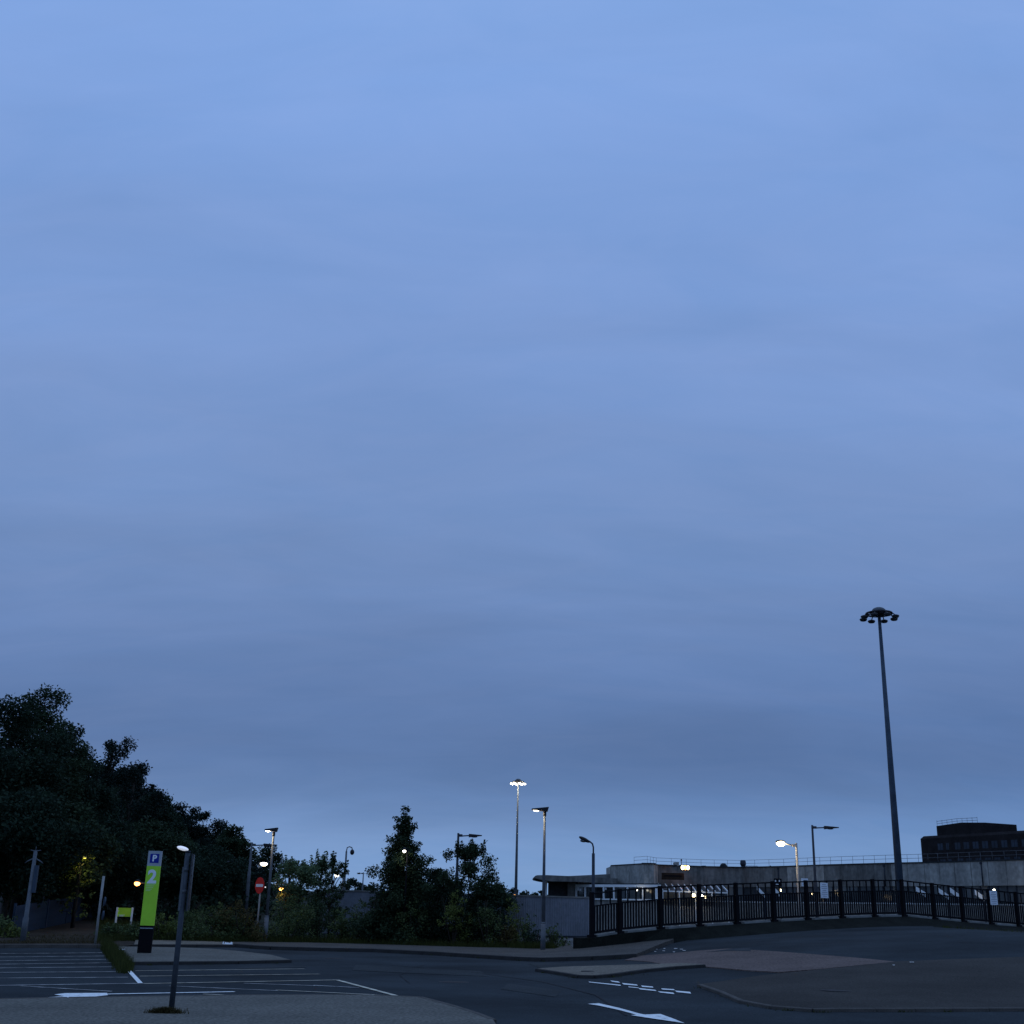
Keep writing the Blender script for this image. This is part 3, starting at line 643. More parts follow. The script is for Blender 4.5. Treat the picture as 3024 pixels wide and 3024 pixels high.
# low wall under it
lw = empty('low_wall', (posts[0].x, posts[0].y, ground(posts[0].x, posts[0].y)), 'dark mossy low wall carrying the black railing', 'wall')
st = posts[0] + (posts[0] - posts[1]).normalized() * .75; st.z = posts[0].z - .02
line_pts = [st] + posts
for i, (a, c) in enumerate(zip(line_pts, line_pts[1:])):
    dv = c - a; u = Vector((dv.x, dv.y, 0)).normalized(); n_ = Vector((u.y, -u.x, 0))          # towards the camera
    f0, f1 = .22, .22; s0 = .22 + min(1, max(0, (i - 2) / 3)) * 1.3; s1 = .22 + min(1, max(0, (i - 1) / 3)) * 1.3
    za, zc_ = a.z - .07, c.z - .07
    g0 = ground(*(a + n_ * s0).xy) - .15; g1 = ground(*(c + n_ * s1).xy) - .15
    kz = lambda p, z: Vector((p.x, p.y, z))
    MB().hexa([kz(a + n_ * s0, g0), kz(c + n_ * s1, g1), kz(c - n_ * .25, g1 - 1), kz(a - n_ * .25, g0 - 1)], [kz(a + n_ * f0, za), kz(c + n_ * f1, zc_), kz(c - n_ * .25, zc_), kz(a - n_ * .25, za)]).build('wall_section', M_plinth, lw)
    if i >= 1:
        b0, b1 = a + dv * .15, a + dv * .85
        MB().hexa([kz(b0 + n_ * .12, b0.z - .07), kz(b1 + n_ * .12, b1.z - .07), kz(b1 - n_ * .12, b1.z - .07), kz(b0 - n_ * .12, b0.z - .07)], [kz(b0 + n_ * .12, b0.z + .005), kz(b1 + n_ * .12, b1.z + .005), kz(b1 - n_ * .12, b1.z + .005), kz(b0 - n_ * .12, b0.z + .005)]).build('coping', M_cop, lw)

# notices on the railing
def notice(x0, y0, x1, y1, label, d=None, m=None, lines=7, cat='notice', name='notice'):
    xm = (x0 + x1) / 2
    if d is None: a = fence_pt(x0, y0); c = fence_pt(x1, y0); e = fence_pt(xm, y1)
    else: a = P(x0, y0, d); c = P(x1, y0, d); e = P(xm, y1, d)
    u = Vector((c.x - a.x, c.y - a.y, 0)); L_ = u.length; u.normalize(); n_ = Vector((u.y, -u.x, 0)) * (.10 if d is None else 0)
    zt = (a.z + c.z) / 2; zb = e.z; mid = (a + c) / 2 + n_; rz = math.atan2(u.y, u.x)
    o = empty(name, (mid.x, mid.y, zb), label, cat)
    bd = MB().box((mid.x, mid.y, (zt + zb) / 2), (L_, .02, zt - zb), rz).build('board', m or M_notice, o)
    nn = Vector((u.y, -u.x, 0)) * .013
    for k in range(lines):
        zz = zt - (zt - zb) * (k + 1) / (lines + 1); wq = L_ * (.75 if k % 3 else .5)
        MB().box((mid.x + nn.x, mid.y + nn.y, zz), (wq, .004, (zt - zb) * .035), rz).build('small_print', M_ink if m is None else M_letter, bd)
    return o
notice(2417, 2607, 2439, 2652, 'white notice tied to the railing below the dark lamp post')
notice(2917, 2631, 2938, 2672, 'white notice tied to the railing near the right edge')
notice(2366, 2594, 2386, 2617, 'pale blue notice on the lit lamp post behind the railing', d=67.8, lines=3)
nb_ = notice(2285, 2594.5, 2308, 2618, 'small black sign with white marks standing behind the railing', d=64, m=M_black, lines=0, cat='sign', name='small_sign')
for dx_, dz_, ww, hh in ((-.11, .07, .06, .09), (.09, .07, .06, .09), (0, -.09, .2, .04)):
    q = P(2296.5, 2606, 64); MB().box((q.x + dx_, q.y - .014, q.z + dz_), (ww, .005, hh)).build('white_mark', M_letter, nb_)
q = P(2288, 2618, 64); MB().box((q.x, q.y + .03, (q.z + ground(q.x, 64)) / 2), (.06, .05, q.z - ground(q.x, 64) + .4)).build('post', M_black, nb_)

# ------------------------------------------------------------------ corrugated fence
ca, cb_ = P(955, 2700, 71), P(1741, 2700, 59.5); u = Vector((cb_.x - ca.x, cb_.y - ca.y, 0)); LL = u.length; u.normalize(); n_ = Vector((u.y, -u.x, 0))
cf = empty('corrugated_fence', (ca.x, ca.y, ground(ca.x, ca.y)), 'grey blue corrugated sheet fence on a whitewashed base behind the trees', 'fence')
zt0, zt1 = P(955, 2630, 71).z, P(1741, 2653, 59.5).z; zb0, zb1 = P(955, 2750, 71).z - .1, P(1741, 2764, 59.5).z
npan = 12
for k in range(npan):
    mb = MB(); s0, s1 = LL * k / npan, LL * (k + 1) / npan; nr = 2 * round((s1 - s0) / .135)
    prof = []
    for j in range(nr + 1):
        s = s0 + (s1 - s0) * j / nr; f = s / LL; off = .034 if (j % 2) else -.034
        p = Vector((ca.x, ca.y, 0)) + u * s + n_ * (off - .002 * (k % 2)); prof.append((p, zb0 + (zb1 - zb0) * f, zt0 + (zt1 - zt0) * f))
    for (p, b0, t0), (q, b1, t1) in zip(prof, prof[1:]): mb.quad((p.x, p.y, b0), (q.x, q.y, b1), (q.x, q.y, t1), (p.x, p.y, t0))
    mb.build('corrugated_panel', M_corr, cf)
for k in range(4):
    f0, f1 = k / 4, (k + 1) / 4 - .001; a = ca + u * (LL * f0) + n_ * .04; c = ca + u * (LL * f1) + n_ * .04
    MB().wall(a, c, zt0 + (zt1 - zt0) * f0, zt0 + (zt1 - zt0) * f0 + .07, .08, zt0 + (zt1 - zt0) * f1, zt0 + (zt1 - zt0) * f1 + .07).build('capping', M_cop, cf)
    MB().wall(a, c, zb0 + (zb1 - zb0) * f0 - .09, zb0 + (zb1 - zb0) * f0, .1, zb0 + (zb1 - zb0) * f1 - .09, zb0 + (zb1 - zb0) * f1).build('base_rail', M_dsteel, cf)
# whitewashed block courses under the last part of the fence
bl = bpy.data.meshes.new('block'); tmp = MB().box((0, 0, 0), (.43, .2, .205)).build('block', M_masonry); bl = tmp.data; bpy.data.objects.remove(tmp)
bm = bmesh.new(); bm.from_mesh(bl); bmesh.ops.bevel(bm, geom=bm.edges[:], offset=.012, segments=1, affect='EDGES'); bm.to_mesh(bl); bm.free()
rng = random.Random(2)
for k in range(14):
    for c_ in range(4):
        s = LL - .22 - k * .445 - (.22 if c_ % 2 else 0); f = s / LL; zt_ = zb0 + (zb1 - zb0) * f - .09
        p = ca + u * s - n_ * .08; q = link('block', bl, cf); q.location = Vector((p.x, p.y, zt_ - .105 - c_ * .215)) - cf.location; q.rotation_euler = (0, 0, math.atan2(u.y, u.x)); q.location += n_ * rng.uniform(-.008, .008)
a = ca; c = cb_; MB().wall((ca - n_ * .12), (cb_ - n_ * .12), -.5, zb0 - .1, .1, -.5, zb1 - .1).build('core_wall', M_masonry, cf)

# palisade fence on the left bank
pf_px = [(30, 2766), (71, 2757), (130, 2744), (190, 2731), (240, 2720), (284, 2711)]
pfp = [G(*q) for q in pf_px]; pfo = empty('steel_fence', (pfp[0].x, pfp[0].y, gz(pfp[0])), 'blue grey steel pale fence climbing the earth bank', 'fence')
tmp = MB().box((0, 0, .5), (.075, .02, 1)).build('pale', M_pal); pal = tmp.data; bpy.data.objects.remove(tmp)
tot = 0
for a, c in zip(pfp, pfp[1:]):
    dv = c - a; L_ = math.hypot(dv.x, dv.y); rz = math.atan2(dv.y, dv.x); n = max(2, round(L_ / .125))
    for k in range(n):
        p = a + dv * (k / n); q = link('pale', pal, pfo); q.location = Vector((p.x, p.y, ground(p.x, p.y) + .06)) - pfo.location; q.rotation_euler = (0, 0, rz); q.scale = (1, 1, 1.12 + .25 * (p.y - pfp[0].y) / 26)
    for zo in (.3, .95):
        MB().wall((a.x, a.y), (c.x, c.y), ground(a.x, a.y) + zo, ground(a.x, a.y) + zo + .06, .03, ground(c.x, c.y) + zo, ground(c.x, c.y) + zo + .06).build('rail', M_pal, pfo)
    MB().box((a.x, a.y + .08, ground(a.x, a.y) + .6), (.09, .09, 1.4)).build('post', M_pal, pfo)
p = pfp[-1]; zz = P(281, 2644, p.y).z; z9 = P(268, 2622, p.y).z
MB().tube([(p.x, p.y, gz(p)), (p.x, p.y, zz), (p.x - .28, p.y, z9)], [.05, .05, .03], 8).build('cranked_post', M_steel, pfo)

# ------------------------------------------------------------------ station building across the cutting
def pp(x, d): q = P(x, 2690, d); return Vector((q.x, q.y, 0))
ZR = EYE + 4.2; ZM = EYE + 2.45; ZS = EYE + .85
SB = empty('station_building', (pp(2100, 115).x, 115, -1.4), 'long low concrete station building with curved wall behind the railing', 'building')
WP = [(1803, 121.5), (1918, 113.5), (1945, 116.5), (2080, 118), (2200, 117.5), (2330, 112.5), (2440, 107.5), (2540, 104), (2640, 100.8), (2740, 98), (2830, 95.2), (2930, 92.2), (3040, 89.3), (3160, 86.5)]
wp = [pp(x, d) for x, d in WP]
for i, (a, c) in enumerate(zip(wp, wp[1:])):
    stained = i in (2, 3, 4, 6, 7)
    MB().wall(a, c, ZM, ZR, .5).build('concrete_wall', M_concd if stained else M_conc, SB)
    MB().wall(a - Vector((0, .12, 0)), c - Vector((0, .12, 0)), ZR, ZR + .09, .7).build('roof_edge', M_dwall, SB)
    for jf in (0, .5):
        p = a + (c - a) * jf; MB().box((p.x, p.y - .004, (ZM + ZR) / 2), (.03, .03, ZR - ZM - .02)).build('panel_joint', M_concd, SB)
    if i in (4, 7, 10):
        p = a + (c - a) * .8; MB().tube([(p.x, p.y - .07, ZM), (p.x, p.y - .07, ZR - .1)], .05, 8).box((p.x, p.y - .07, ZR - .12), (.2, .12, .18)).build('downpipe', M_dsteel, SB)
    if i >= 3:      # glazing band, mullions and lower wall
        a1, c1 = a + Vector((0, .25, 0)), c + Vector((0, .25, 0))
        MB().wall(a1, c1, EYE + 1.1, ZM, .1).build('glazing', M_glass2, SB)
        MB().wall(a + Vector((0, .1, 0)), c + Vector((0, .1, 0)), -1.6, EYE + 1.1, .4).build('lower_wall', M_conc, SB)
        MB().wall(a - Vector((0, .0, 0)), c - Vector((0, .0, 0)), EYE + 1.06, EYE + 1.16, .2).build('sill', M_wframe, SB)
        nmu = 4
        for k in range(nmu):
            p = a + (c - a) * (k / nmu); MB().box((p.x, p.y + .2, (ZM + EYE + 1.1) / 2), (.09, .1, ZM - EYE - 1.1)).build('mullion', M_dsteel, SB)
MB().wall(wp[2] + Vector((0, .1, 0)), wp[3] + Vector((0, .1, 0)), -1.6, ZM, .4).build('lower_wall', M_conc, SB)
# main body behind the wall
roofm = MB(); outl = [(p.x, p.y + .3) for p in wp] + [(wp[-1].x + 4, 150), (wp[0].x + 8, 150), (wp[0].x + .2, 126)]
roofm.quad(*[(x, y, ZR - .02) for x, y in outl]); roofm.build('flat_roof', M_dwall, SB)
MB().wall(wp[0] + Vector((0, 5, 0)), wp[0] + Vector((.01, 0, 0)), -1.6, ZR - .05, .3).build('end_wall', M_conc, SB)
# roof railing
rr_ = MB(); n_rail = []
def roofline(y0, zo): return [(p.x, p.y + y0, ZR + zo) for p in wp[0:]]
rp = []
for a, c in zip(wp, wp[1:]):
    for k in range(3): rp.append(a + (c - a) * (k / 3))
rp = rp[2:]
for zo in (.36, .66):
    MB().tube([(p.x, p.y + 1.2, ZR + zo + .06) for p in rp], .015, 5).build('roof_rail', M_steel, SB)
for p in rp: MB().tube([(p.x, p.y + 1.2, ZR), (p.x, p.y + 1.2, ZR + .73)], .014, 5).build('rail_post', M_steel, SB)
# rooftop plant
def roofbox(x0, x1, y0, d, m, nm, dep=1.2):
    a, c = P(x0, y0, d), P(x1, y0, d); MB().box(((a.x + c.x) / 2, d + dep / 2, (ZR + a.z) / 2), (c.x - a.x, dep, a.z - ZR)).build(nm, m, SB)
roofbox(1961, 1971, 2554, 116, M_dsteel, 'roof_vent'); roofbox(1993, 2005, 2546, 117, M_conc, 'roof_box'); roofbox(2075, 2085, 2556, 119, M_dsteel, 'roof_vent')
roofbox(2205, 2238, 2556, 118, M_wframe, 'roof_cabinet', 1.5); roofbox(2148, 2156, 2565, 119, M_conc, 'roof_box'); roofbox(2286, 2292, 2563, 116, M_dsteel, 'roof_vent')
q = P(2194, 2540, 118.5); MB().tube([(q.x, q.y, ZR), (q.x, q.y, q.z - .55)], .19, 10).tube([(q.x, q.y, q.z - .55), (q.x, q.y, q.z - .4), (q.x, q.y, q.z - .1), (q.x, q.y, q.z)], [.2, .29, .27, .2], 10).build('flue', M_dsteel, SB)
q = P(2137, 2566, 119); MB().blob((q.x, q.y, ZR + .15), (.36, .3, .28)).build('roof_dome', M_dwall, SB)
q = P(2012, 2540, 117); MB().tube([(q.x, q.y, ZR), (q.x, q.y, q.z)], .03, 6).blob((q.x, q.y, q.z), (.08, .08, .1)).build('aerial', M_dsteel, SB)
q = P(2275, 2556, 117); MB().tube([(q.x, q.y, ZR), (q.x, q.y, q.z)], [.09, .05], 6).build('roof_pipe', M_dsteel, SB)
# wall sign panel
a, c = P(1954, 2577, 115.8), P(2020, 2577, 115.8); zb = P(1985, 2598, 115.8).z
sp = MB().wall((a.x, a.y), (c.x, c.y), zb, a.z, .12).build('sign_panel', M_signpanel, SB)
MB().box(((a.x + c.x) / 2, a.y - .02, (a.z + zb) / 2 + .03), ((c.x - a.x) * .8, .03, .12)).build('dark_lettering', M_black, sp)
# rows of orange floodlights on the roof edge
a, c = P(2011, 2560, 116.2), P(2035, 2560, 116.2)
ol = empty('wall_floodlight', (a.x, a.y, a.z - .3), 'bright orange floodlight bar at the roof edge of the station', 'floodlight')
hb = MB().box(((a.x + c.x) / 2, a.y, a.z - .06), (c.x - a.x + .06, .2, .5)).build('housing', M_lamp, ol)
for k in range(3):
    t_ = (k + .5) / 3; MB().blob((a.x + (c.x - a.x) * t_, a.y - .12, a.z - .06), (.15, .09, .2)).build('lens', E_orange if k == 1 else E_warm, hb)
glow(ol, ((a.x + c.x) / 2, a.y - .5, a.z - .2), ORANGE, 14, .2)
MB().box(((a.x + c.x) / 2, a.y + .3, a.z - .1), (.08, .5, .08)).build('bracket', M_lamp, ol)

# white-framed window block
wa, wb = pp(1699, 120), pp(1946, 112.2); zt = P(1820, 2613, 116).z; zs = P(1820, 2657, 116).z
u_ = (wb - wa).normalized(); Lw = (wb - wa).length
MB().wall(wa + Vector((0, .3, 0)), wb + Vector((0, .3, 0)), -1.6, zs, .5).build('lower_wall', M_conc, SB)
MB().wall(wa + Vector((0, .35, 0)), wb + Vector((0, .35, 0)), zs, zt, .05).build('dark_room', M_glass, SB)
MB().wall(wa, wb, zt - .2, zt + .03, .34).build('window_head', M_wframe, SB)
MB().wall(wa, wb, zs - .03, zs + .09, .4).build('window_sill', M_wframe, SB)
for xx in (1702, 1730, 1757, 1787, 1818, 1858, 1903, 1940):
    f = (xx - 1699) / 247; p = wa + u_ * (Lw * f); MB().box((p.x, p.y + .1, (zt + zs) / 2), (.17 if xx in (1903, 1940) else .12, .14, zt - zs - .2), math.atan2(u_.y, u_.x)).build('mullion', M_wframe, SB)
mid = list((1716, 1744, 1772, 1802, 1838, 1880, 1921))
for j, xx in enumerate(mid):
    f = (xx - 1699) / 247; p = wa + u_ * (Lw * f); wj = (.75, .75, .85, .85, 1.1, 1.2, .95)[j]
    MB().box((p.x, p.y + .28, (zt + zs) / 2 - .06), (wj, .03, zt - zs - .3), math.atan2(u_.y, u_.x)).build('window_pane', M_glass if j < 4 else M_glass2, SB)
MB().wall(wa + Vector((0, .3, 0)), wb + Vector((0, .3, 0)), zt + .03, ZM + .02, .4).build('fascia', M_dwall, SB)
for xx, yy, ww, hh in ((1711, 2622, .35, .35), (1718, 2626, .3, .22), (1795, 2622, .28, .26)):
    q = P(xx, yy, 115.5); f = (xx - 1699) / 247; p = wa + u_ * (Lw * f); MB().box((p.x, p.y + .24, q.z), (ww, .02, hh)).build('window_poster', M_notice, SB)
# side canopy: curved-edge roof slab on a dark store
can = empty('station_canopy', (pp(1700, 122).x, 122, -1.4), 'flat roofed canopy with a rounded overhanging edge at the left end of the station', 'canopy')
def sl(x, y, d): return P(x, y, d)
cl, crr = P(1578, 2588, 119), P(1822, 2596, 119); zt_ = P(1640, 2582, 119).z
mb = MB(); prof = [(0, -.02), (.12, .12), (.5, .16), (5.0, .13), (Vector(crr - cl).x, .02)]
# slab outline in elevation (rounded nose), extruded in depth
W_ = (crr - cl).x; top = [(0, -.10), (.06, .03), (.25, .10), (1.2, .13), (W_ * .6, .06), (W_, -.02)]; bot = [(W_, -.5), (W_ * .5, -.42), (1.5, -.42), (.6, -.3), (.1, -.2)]
el = top + bot
i0 = [Vector((cl.x + x, 118.3, cl.z + z)) for x, z in el]; i1 = [Vector((p.x, p.y + 9, p.z)) for p in i0]
mb.quad(*i0[::-1]); mb.quad(*i1)
for k in range(len(el)): mb.quad(i0[k], i0[(k + 1) % len(el)], i1[(k + 1) % len(el)], i1[k])
mb.build('roof_slab', M_concd, can)
p0, p1 = P(1640, 2586, 124), P(1806, 2581, 124); MB().hexa([(p0.x, 122, p0.z - .3), (p1.x, 122, p0.z - .3), (p1.x, 128, p0.z - .3), (p0.x, 128, p0.z - .3)], [(p0.x, 122, p0.z - .15), (p1.x, 122, p1.z - .05), (p1.x, 128, p1.z + .1), (p0.x, 128, p0.z)]).build('sloping_roof', M_cop, can)
a, c = pp(1618, 120.5), pp(1704, 120.5); zt_ = P(1660, 2600, 120).z
MB().wall(a, c, -1.6, zt_ + .1, .4).build('store_wall', M_dwall, can)
a2, c2 = pp(1676, 120.1), pp(1702, 120.1); MB().wall(a2, c2, -1.6, zt_ - .05, .3).build('grey_pier', M_concd, can)
q = pp(1612, 120.3); MB().box((q.x, q.y, (zt_ - 1.6) / 2 + .05), (.17, .17, zt_ + 1.7)).build('white_column', M_wframe, can)
a, c = pp(1704, 120.8), pp(1825, 120.8); MB().wall(a, c, P(1760, 2612, 120).z, P(1760, 2596, 120).z + .05, .3).build('upper_wall', M_dwall, can)
for x0, x1 in ((1706, 1712), (1714, 1742), (1746, 1767), (1772, 1800)):
    a, c = pp(x0, 120.6), pp(x1, 120.6); MB().wall(a, c, P(x0, 2611.5, 120.6).z, P(x0, 2605, 120.6).z, .05).build('clerestory_pane', M_wframe, can)
# glass lean-to with pale bars
ga, gb = pp(1946, 116.2), pp(2135, 117.6); gl = empty('glass_canopy', (ga.x, ga.y, -1.4), 'glass lean-to roof with pale bars in front of the station wall', 'canopy')
z1_, z2_ = ZM + .06, ZM - .55; dep = 3.0
MB().quad((ga.x, ga.y - dep, z2_), (gb.x, gb.y - dep, z2_), (gb.x, gb.y, z1_), (ga.x, ga.y, z1_)).build('glass_sheet', M_glass2, gl)
nb = 11
for k in range(nb):
    p = ga + (gb - ga) * (k / (nb - 1)); MB().hexa([(p.x - .04, p.y - dep, z2_ + .01), (p.x + .04, p.y - dep, z2_ + .01), (p.x + .04, p.y, z1_ + .01), (p.x - .04, p.y, z1_ + .01)], [(p.x - .04, p.y - dep, z2_ + .07), (p.x + .04, p.y - dep, z2_ + .07), (p.x + .04, p.y, z1_ + .07), (p.x - .04, p.y, z1_ + .07)]).build('glazing_bar', M_wframe, gl)
fa, fb = ga - Vector((0, dep, 0)), gb - Vector((0, dep, 0))
MB().wall(fa, fb, z2_ - .12, z2_, .1).build('eaves_beam', M_wframe, gl)
for k in range(5):
    p = fa + (fb - fa) * (k / 4); MB().box((p.x, p.y + .05, (z2_ - 1.5) / 2), (.09, .09, z2_ + 1.4)).build('post', M_wframe, gl)
MB().wall(fa + Vector((0, .4, 0)), fb + Vector((0, .4, 0)), -1.6, EYE + .6, .2).build('low_screen', M_conc, gl)
# sky reflections in sloped skylight panes, made as solid white boxes
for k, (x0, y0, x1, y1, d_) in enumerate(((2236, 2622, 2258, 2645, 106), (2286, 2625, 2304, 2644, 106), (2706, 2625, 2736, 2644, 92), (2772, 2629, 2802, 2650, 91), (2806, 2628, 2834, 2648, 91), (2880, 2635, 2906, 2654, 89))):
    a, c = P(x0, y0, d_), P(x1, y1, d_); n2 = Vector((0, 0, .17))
    r0 = empty('sky_reflection_panel', (c.x, c.y, ground(c.x, c.y)), ('first', 'second', 'third', 'fourth', 'fifth', 'sixth')[k] + ' sloping white panel from the left, standing in for sky reflected in skylight glass behind the railing', 'reflection panel', 'white panels standing in for skylight reflections')
    MB().hexa([a - n2, c - n2, c - n2 + Vector((0, .1, 0)), a - n2 + Vector((0, .1, 0))], [a + n2, c + n2, c + n2 + Vector((0, .1, 0)), a + n2 + Vector((0, .1, 0))]).build('panel', M_wframe, r0)  # white paint takes the place of sky mirrored in the glass
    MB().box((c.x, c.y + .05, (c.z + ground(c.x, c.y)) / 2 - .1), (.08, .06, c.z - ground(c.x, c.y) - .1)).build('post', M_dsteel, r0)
# lamps under the canopies
for k, (x, y, d_, e, wt, lab) in enumerate(((2048, 2644, 113.2, E_warm, 8, 'upper warm globe lamp under the glass canopy'), (2049, 2649.5, 113.0, E_warm, 0, 'lower warm globe lamp under the glass canopy'), (2073, 2646, 113.2, E_white, 4, 'small white lamp under the glass canopy right of the globes'), (2083, 2650, 113.2, E_warm, 4, 'small amber lamp under the glass canopy at its right'),
                                     (1880, 2628, 113.4, E_white, 5, 'small ceiling lamp glowing in the white framed windows'), (2304, 2629, 108, E_warm, 14, 'warm lamp under the station wall right of the small black sign'), (2936, 2630, 88, E_white, 16, 'bright lamp above the right hand white notice'), (2940, 2642, 87, E_warm, 0, 'yellow lamp right of the right hand white notice'), (2400, 2640, 103, E_warm, 6, 'faint warm lamp beside the left white notice'))):
    q = P(x, y, d_); r = (.17, .12, .11, .11, .10, .12, .11, .10, .09)[k]
    o = empty('globe_lamp', (q.x, q.y, q.z), lab, 'lamp', 'small lamps along the station')
    MB().blob(q, (r, r, r)).build('globe', e, o); MB().tube([(q.x, q.y, q.z + r * .9), (q.x, q.y, q.z + r + .25)], .02, 6).build('stem', M_dsteel, o)
    if wt: glow(o, (q.x, q.y - .35, q.z - .1), WARM, wt * .5, .15)

# ------------------------------------------------------------------ dark office block
OB = empty('office_block', (pp(2880, 235).x, 235, -1.4), 'dark brick office block with a rooftop storey at the right edge', 'building')
oa, oc = pp(2736, 240), pp(3330, 200); du = (oc - oa).normalized(); Lo = (oc - oa).length; on = Vector((-du.y, du.x, 0))
zt = P(2738, 2470, 240).z
MB().wall(oa, oc, -1.4, zt - .5, 14).build('wall', M_brick, OB)
MB().hexa([oa + Vector((0, 0, zt - .5)), oc + Vector((0, 0, zt - .5)), oc + on * 14 + Vector((0, 0, zt - .5)), oa + on * 14 + Vector((0, 0, zt - .5))], [oa + du * .5 + on * .4 + Vector((0, 0, zt)), oc + on * .4 + Vector((0, 0, zt)), oc + on * 13 + Vector((0, 0, zt)), oa + du * .5 + on * 13 + Vector((0, 0, zt))]).build('roof', M_brick, OB)
def opt(x):       # plan point on the facade under pixel column x
    r = ray(x, 2500); dx_, dy_ = oc.x - oa.x, oc.y - oa.y; t = (oa.x * dy_ - oa.y * dx_) / (r.x * dy_ - dx_); return Vector((r.x * t, t, 0))
a, m_, c = opt(2776), opt(2850), opt(2922); ztp = P(2850, 2428, m_.y).z
for k, (q0, q1, za_, zb_) in enumerate(((a, m_, ztp - .35, ztp), (m_, c, ztp, ztp - .3))):
    MB().wall(q0 + Vector((0, 1, 0)), q1 + Vector((0, 1, 0)), zt - .1, za_, 8, None, zb_).build('rooftop_storey', M_brick, OB)
for zo in (.35, .8):
    q0, q1 = opt(2784), opt(2906); MB().tube([(q0.x, q0.y + 2, ztp + zo - .25), ((q0.x + q1.x) / 2, (q0.y + q1.y) / 2 + 2, ztp + zo), (q1.x, q1.y + 2, ztp + zo - .1)], .035, 5).build('roof_rail', M_steel, OB)
for k in range(9):
    q = opt(2784 + k * 15.25); MB().tube([(q.x, q.y + 2, ztp - .4), (q.x, q.y + 2, ztp + .75 + (.12 if k > 6 else 0))], .03, 5).build('rail_post', M_steel, OB)
wins = [(2769, 2784), (2794, 2802), (2820, 2836), (2846, 2862), (2873, 2890), (2901, 2918), (2929, 2946), (2958, 2975), (2987, 3006), (3018, 3036)]
for row, (yt, yb) in enumerate(((2494, 2513), (2540, 2559), (2587, 2606))):
    zt2, zb2 = P(2776, yt, 239).z, P(2776, yb, 239).z
    for j, (x0, x1) in enumerate(wins):
        q0, q1 = opt(x0 + row * 4), opt(x1 + row * 4); off = Vector((0, -.03, 0))
        fr = MB().wall(q0 + Vector((0, -.06, 0)), q1 + Vector((0, -.06, 0)), zb2 - .08, zb2, .3).build('window_sill', M_dwall, OB)
        MB().wall(q0 + off, (q0 + q1) / 2 + off - du * .05, zb2, zt2, .06).build('window_pane', M_oglass, OB)
        MB().wall((q0 + q1) / 2 + off + du * .05, q1 + off, zb2, zt2, .06).build('window_pane', M_oglass, OB)

# ------------------------------------------------------------------ trees and plants
def leaf_mesh(name, pts, size, seed, m, aspect=.55, upbias=.4, sizevar=.35):
    """one leaf (a folded diamond of two triangles) at each point"""
    g = np.random.default_rng(seed); n = len(pts)
    nrm = g.normal(size=(n, 3)); nrm[:, 2] = np.abs(nrm[:, 2]) + upbias; nrm /= np.linalg.norm(nrm, axis=1)[:, None]
    a = g.normal(size=(n, 3)); a -= nrm * (a * nrm).sum(1)[:, None]; a /= np.linalg.norm(a, axis=1)[:, None]
    b = np.cross(nrm, a); s = size * (1 + sizevar * g.uniform(-1, 1, n))[:, None]
    fold = nrm * s * .12
    v = np.stack([pts - a * s * .5, pts + b * s * aspect * .5 + fold, pts + a * s * .5, pts - b * s * aspect * .5 + fold], 1).reshape(-1, 3)
    i = np.arange(n)[:, None] * 4
    tri = np.concatenate([i + np.array([[0, 1, 2]]), i + np.array([[0, 2, 3]])], 1).reshape(-1)
    me = bpy.data.meshes.new(name); me.vertices.add(len(v)); me.vertices.foreach_set('co', v.astype(np.float32).ravel())
    nt_ = n * 2; me.loops.add(nt_ * 3); me.loops.foreach_set('vertex_index', tri.astype(np.int32)); me.polygons.add(nt_)
    me.polygons.foreach_set('loop_start', np.arange(0, nt_ * 3, 3, dtype=np.int32)); me.polygons.foreach_set('loop_total', np.full(nt_, 3, dtype=np.int32))
    at = me.attributes.new('tone', 'FLOAT', 'POINT'); at.data.foreach_set('value', np.repeat(g.uniform(0, 1, n), 4).astype(np.float32))
    me.update(calc_edges=True); me.materials.append(m); return me
def clump_points(g, cs, rs, per, shell=.45, flat=.8):
    out = []
    for c, r in zip(cs, rs):
        k = max(6, int(per * r * r)); d = g.normal(size=(k, 3)); d /= np.linalg.norm(d, axis=1)[:, None]
        q = d * (g.uniform(0, 1, k) ** shell)[:, None] * r * (1 + .16 * g.normal(size=k))[:, None]; q[:, 2] *= flat; out.append(c + q)
    return np.concatenate(out)
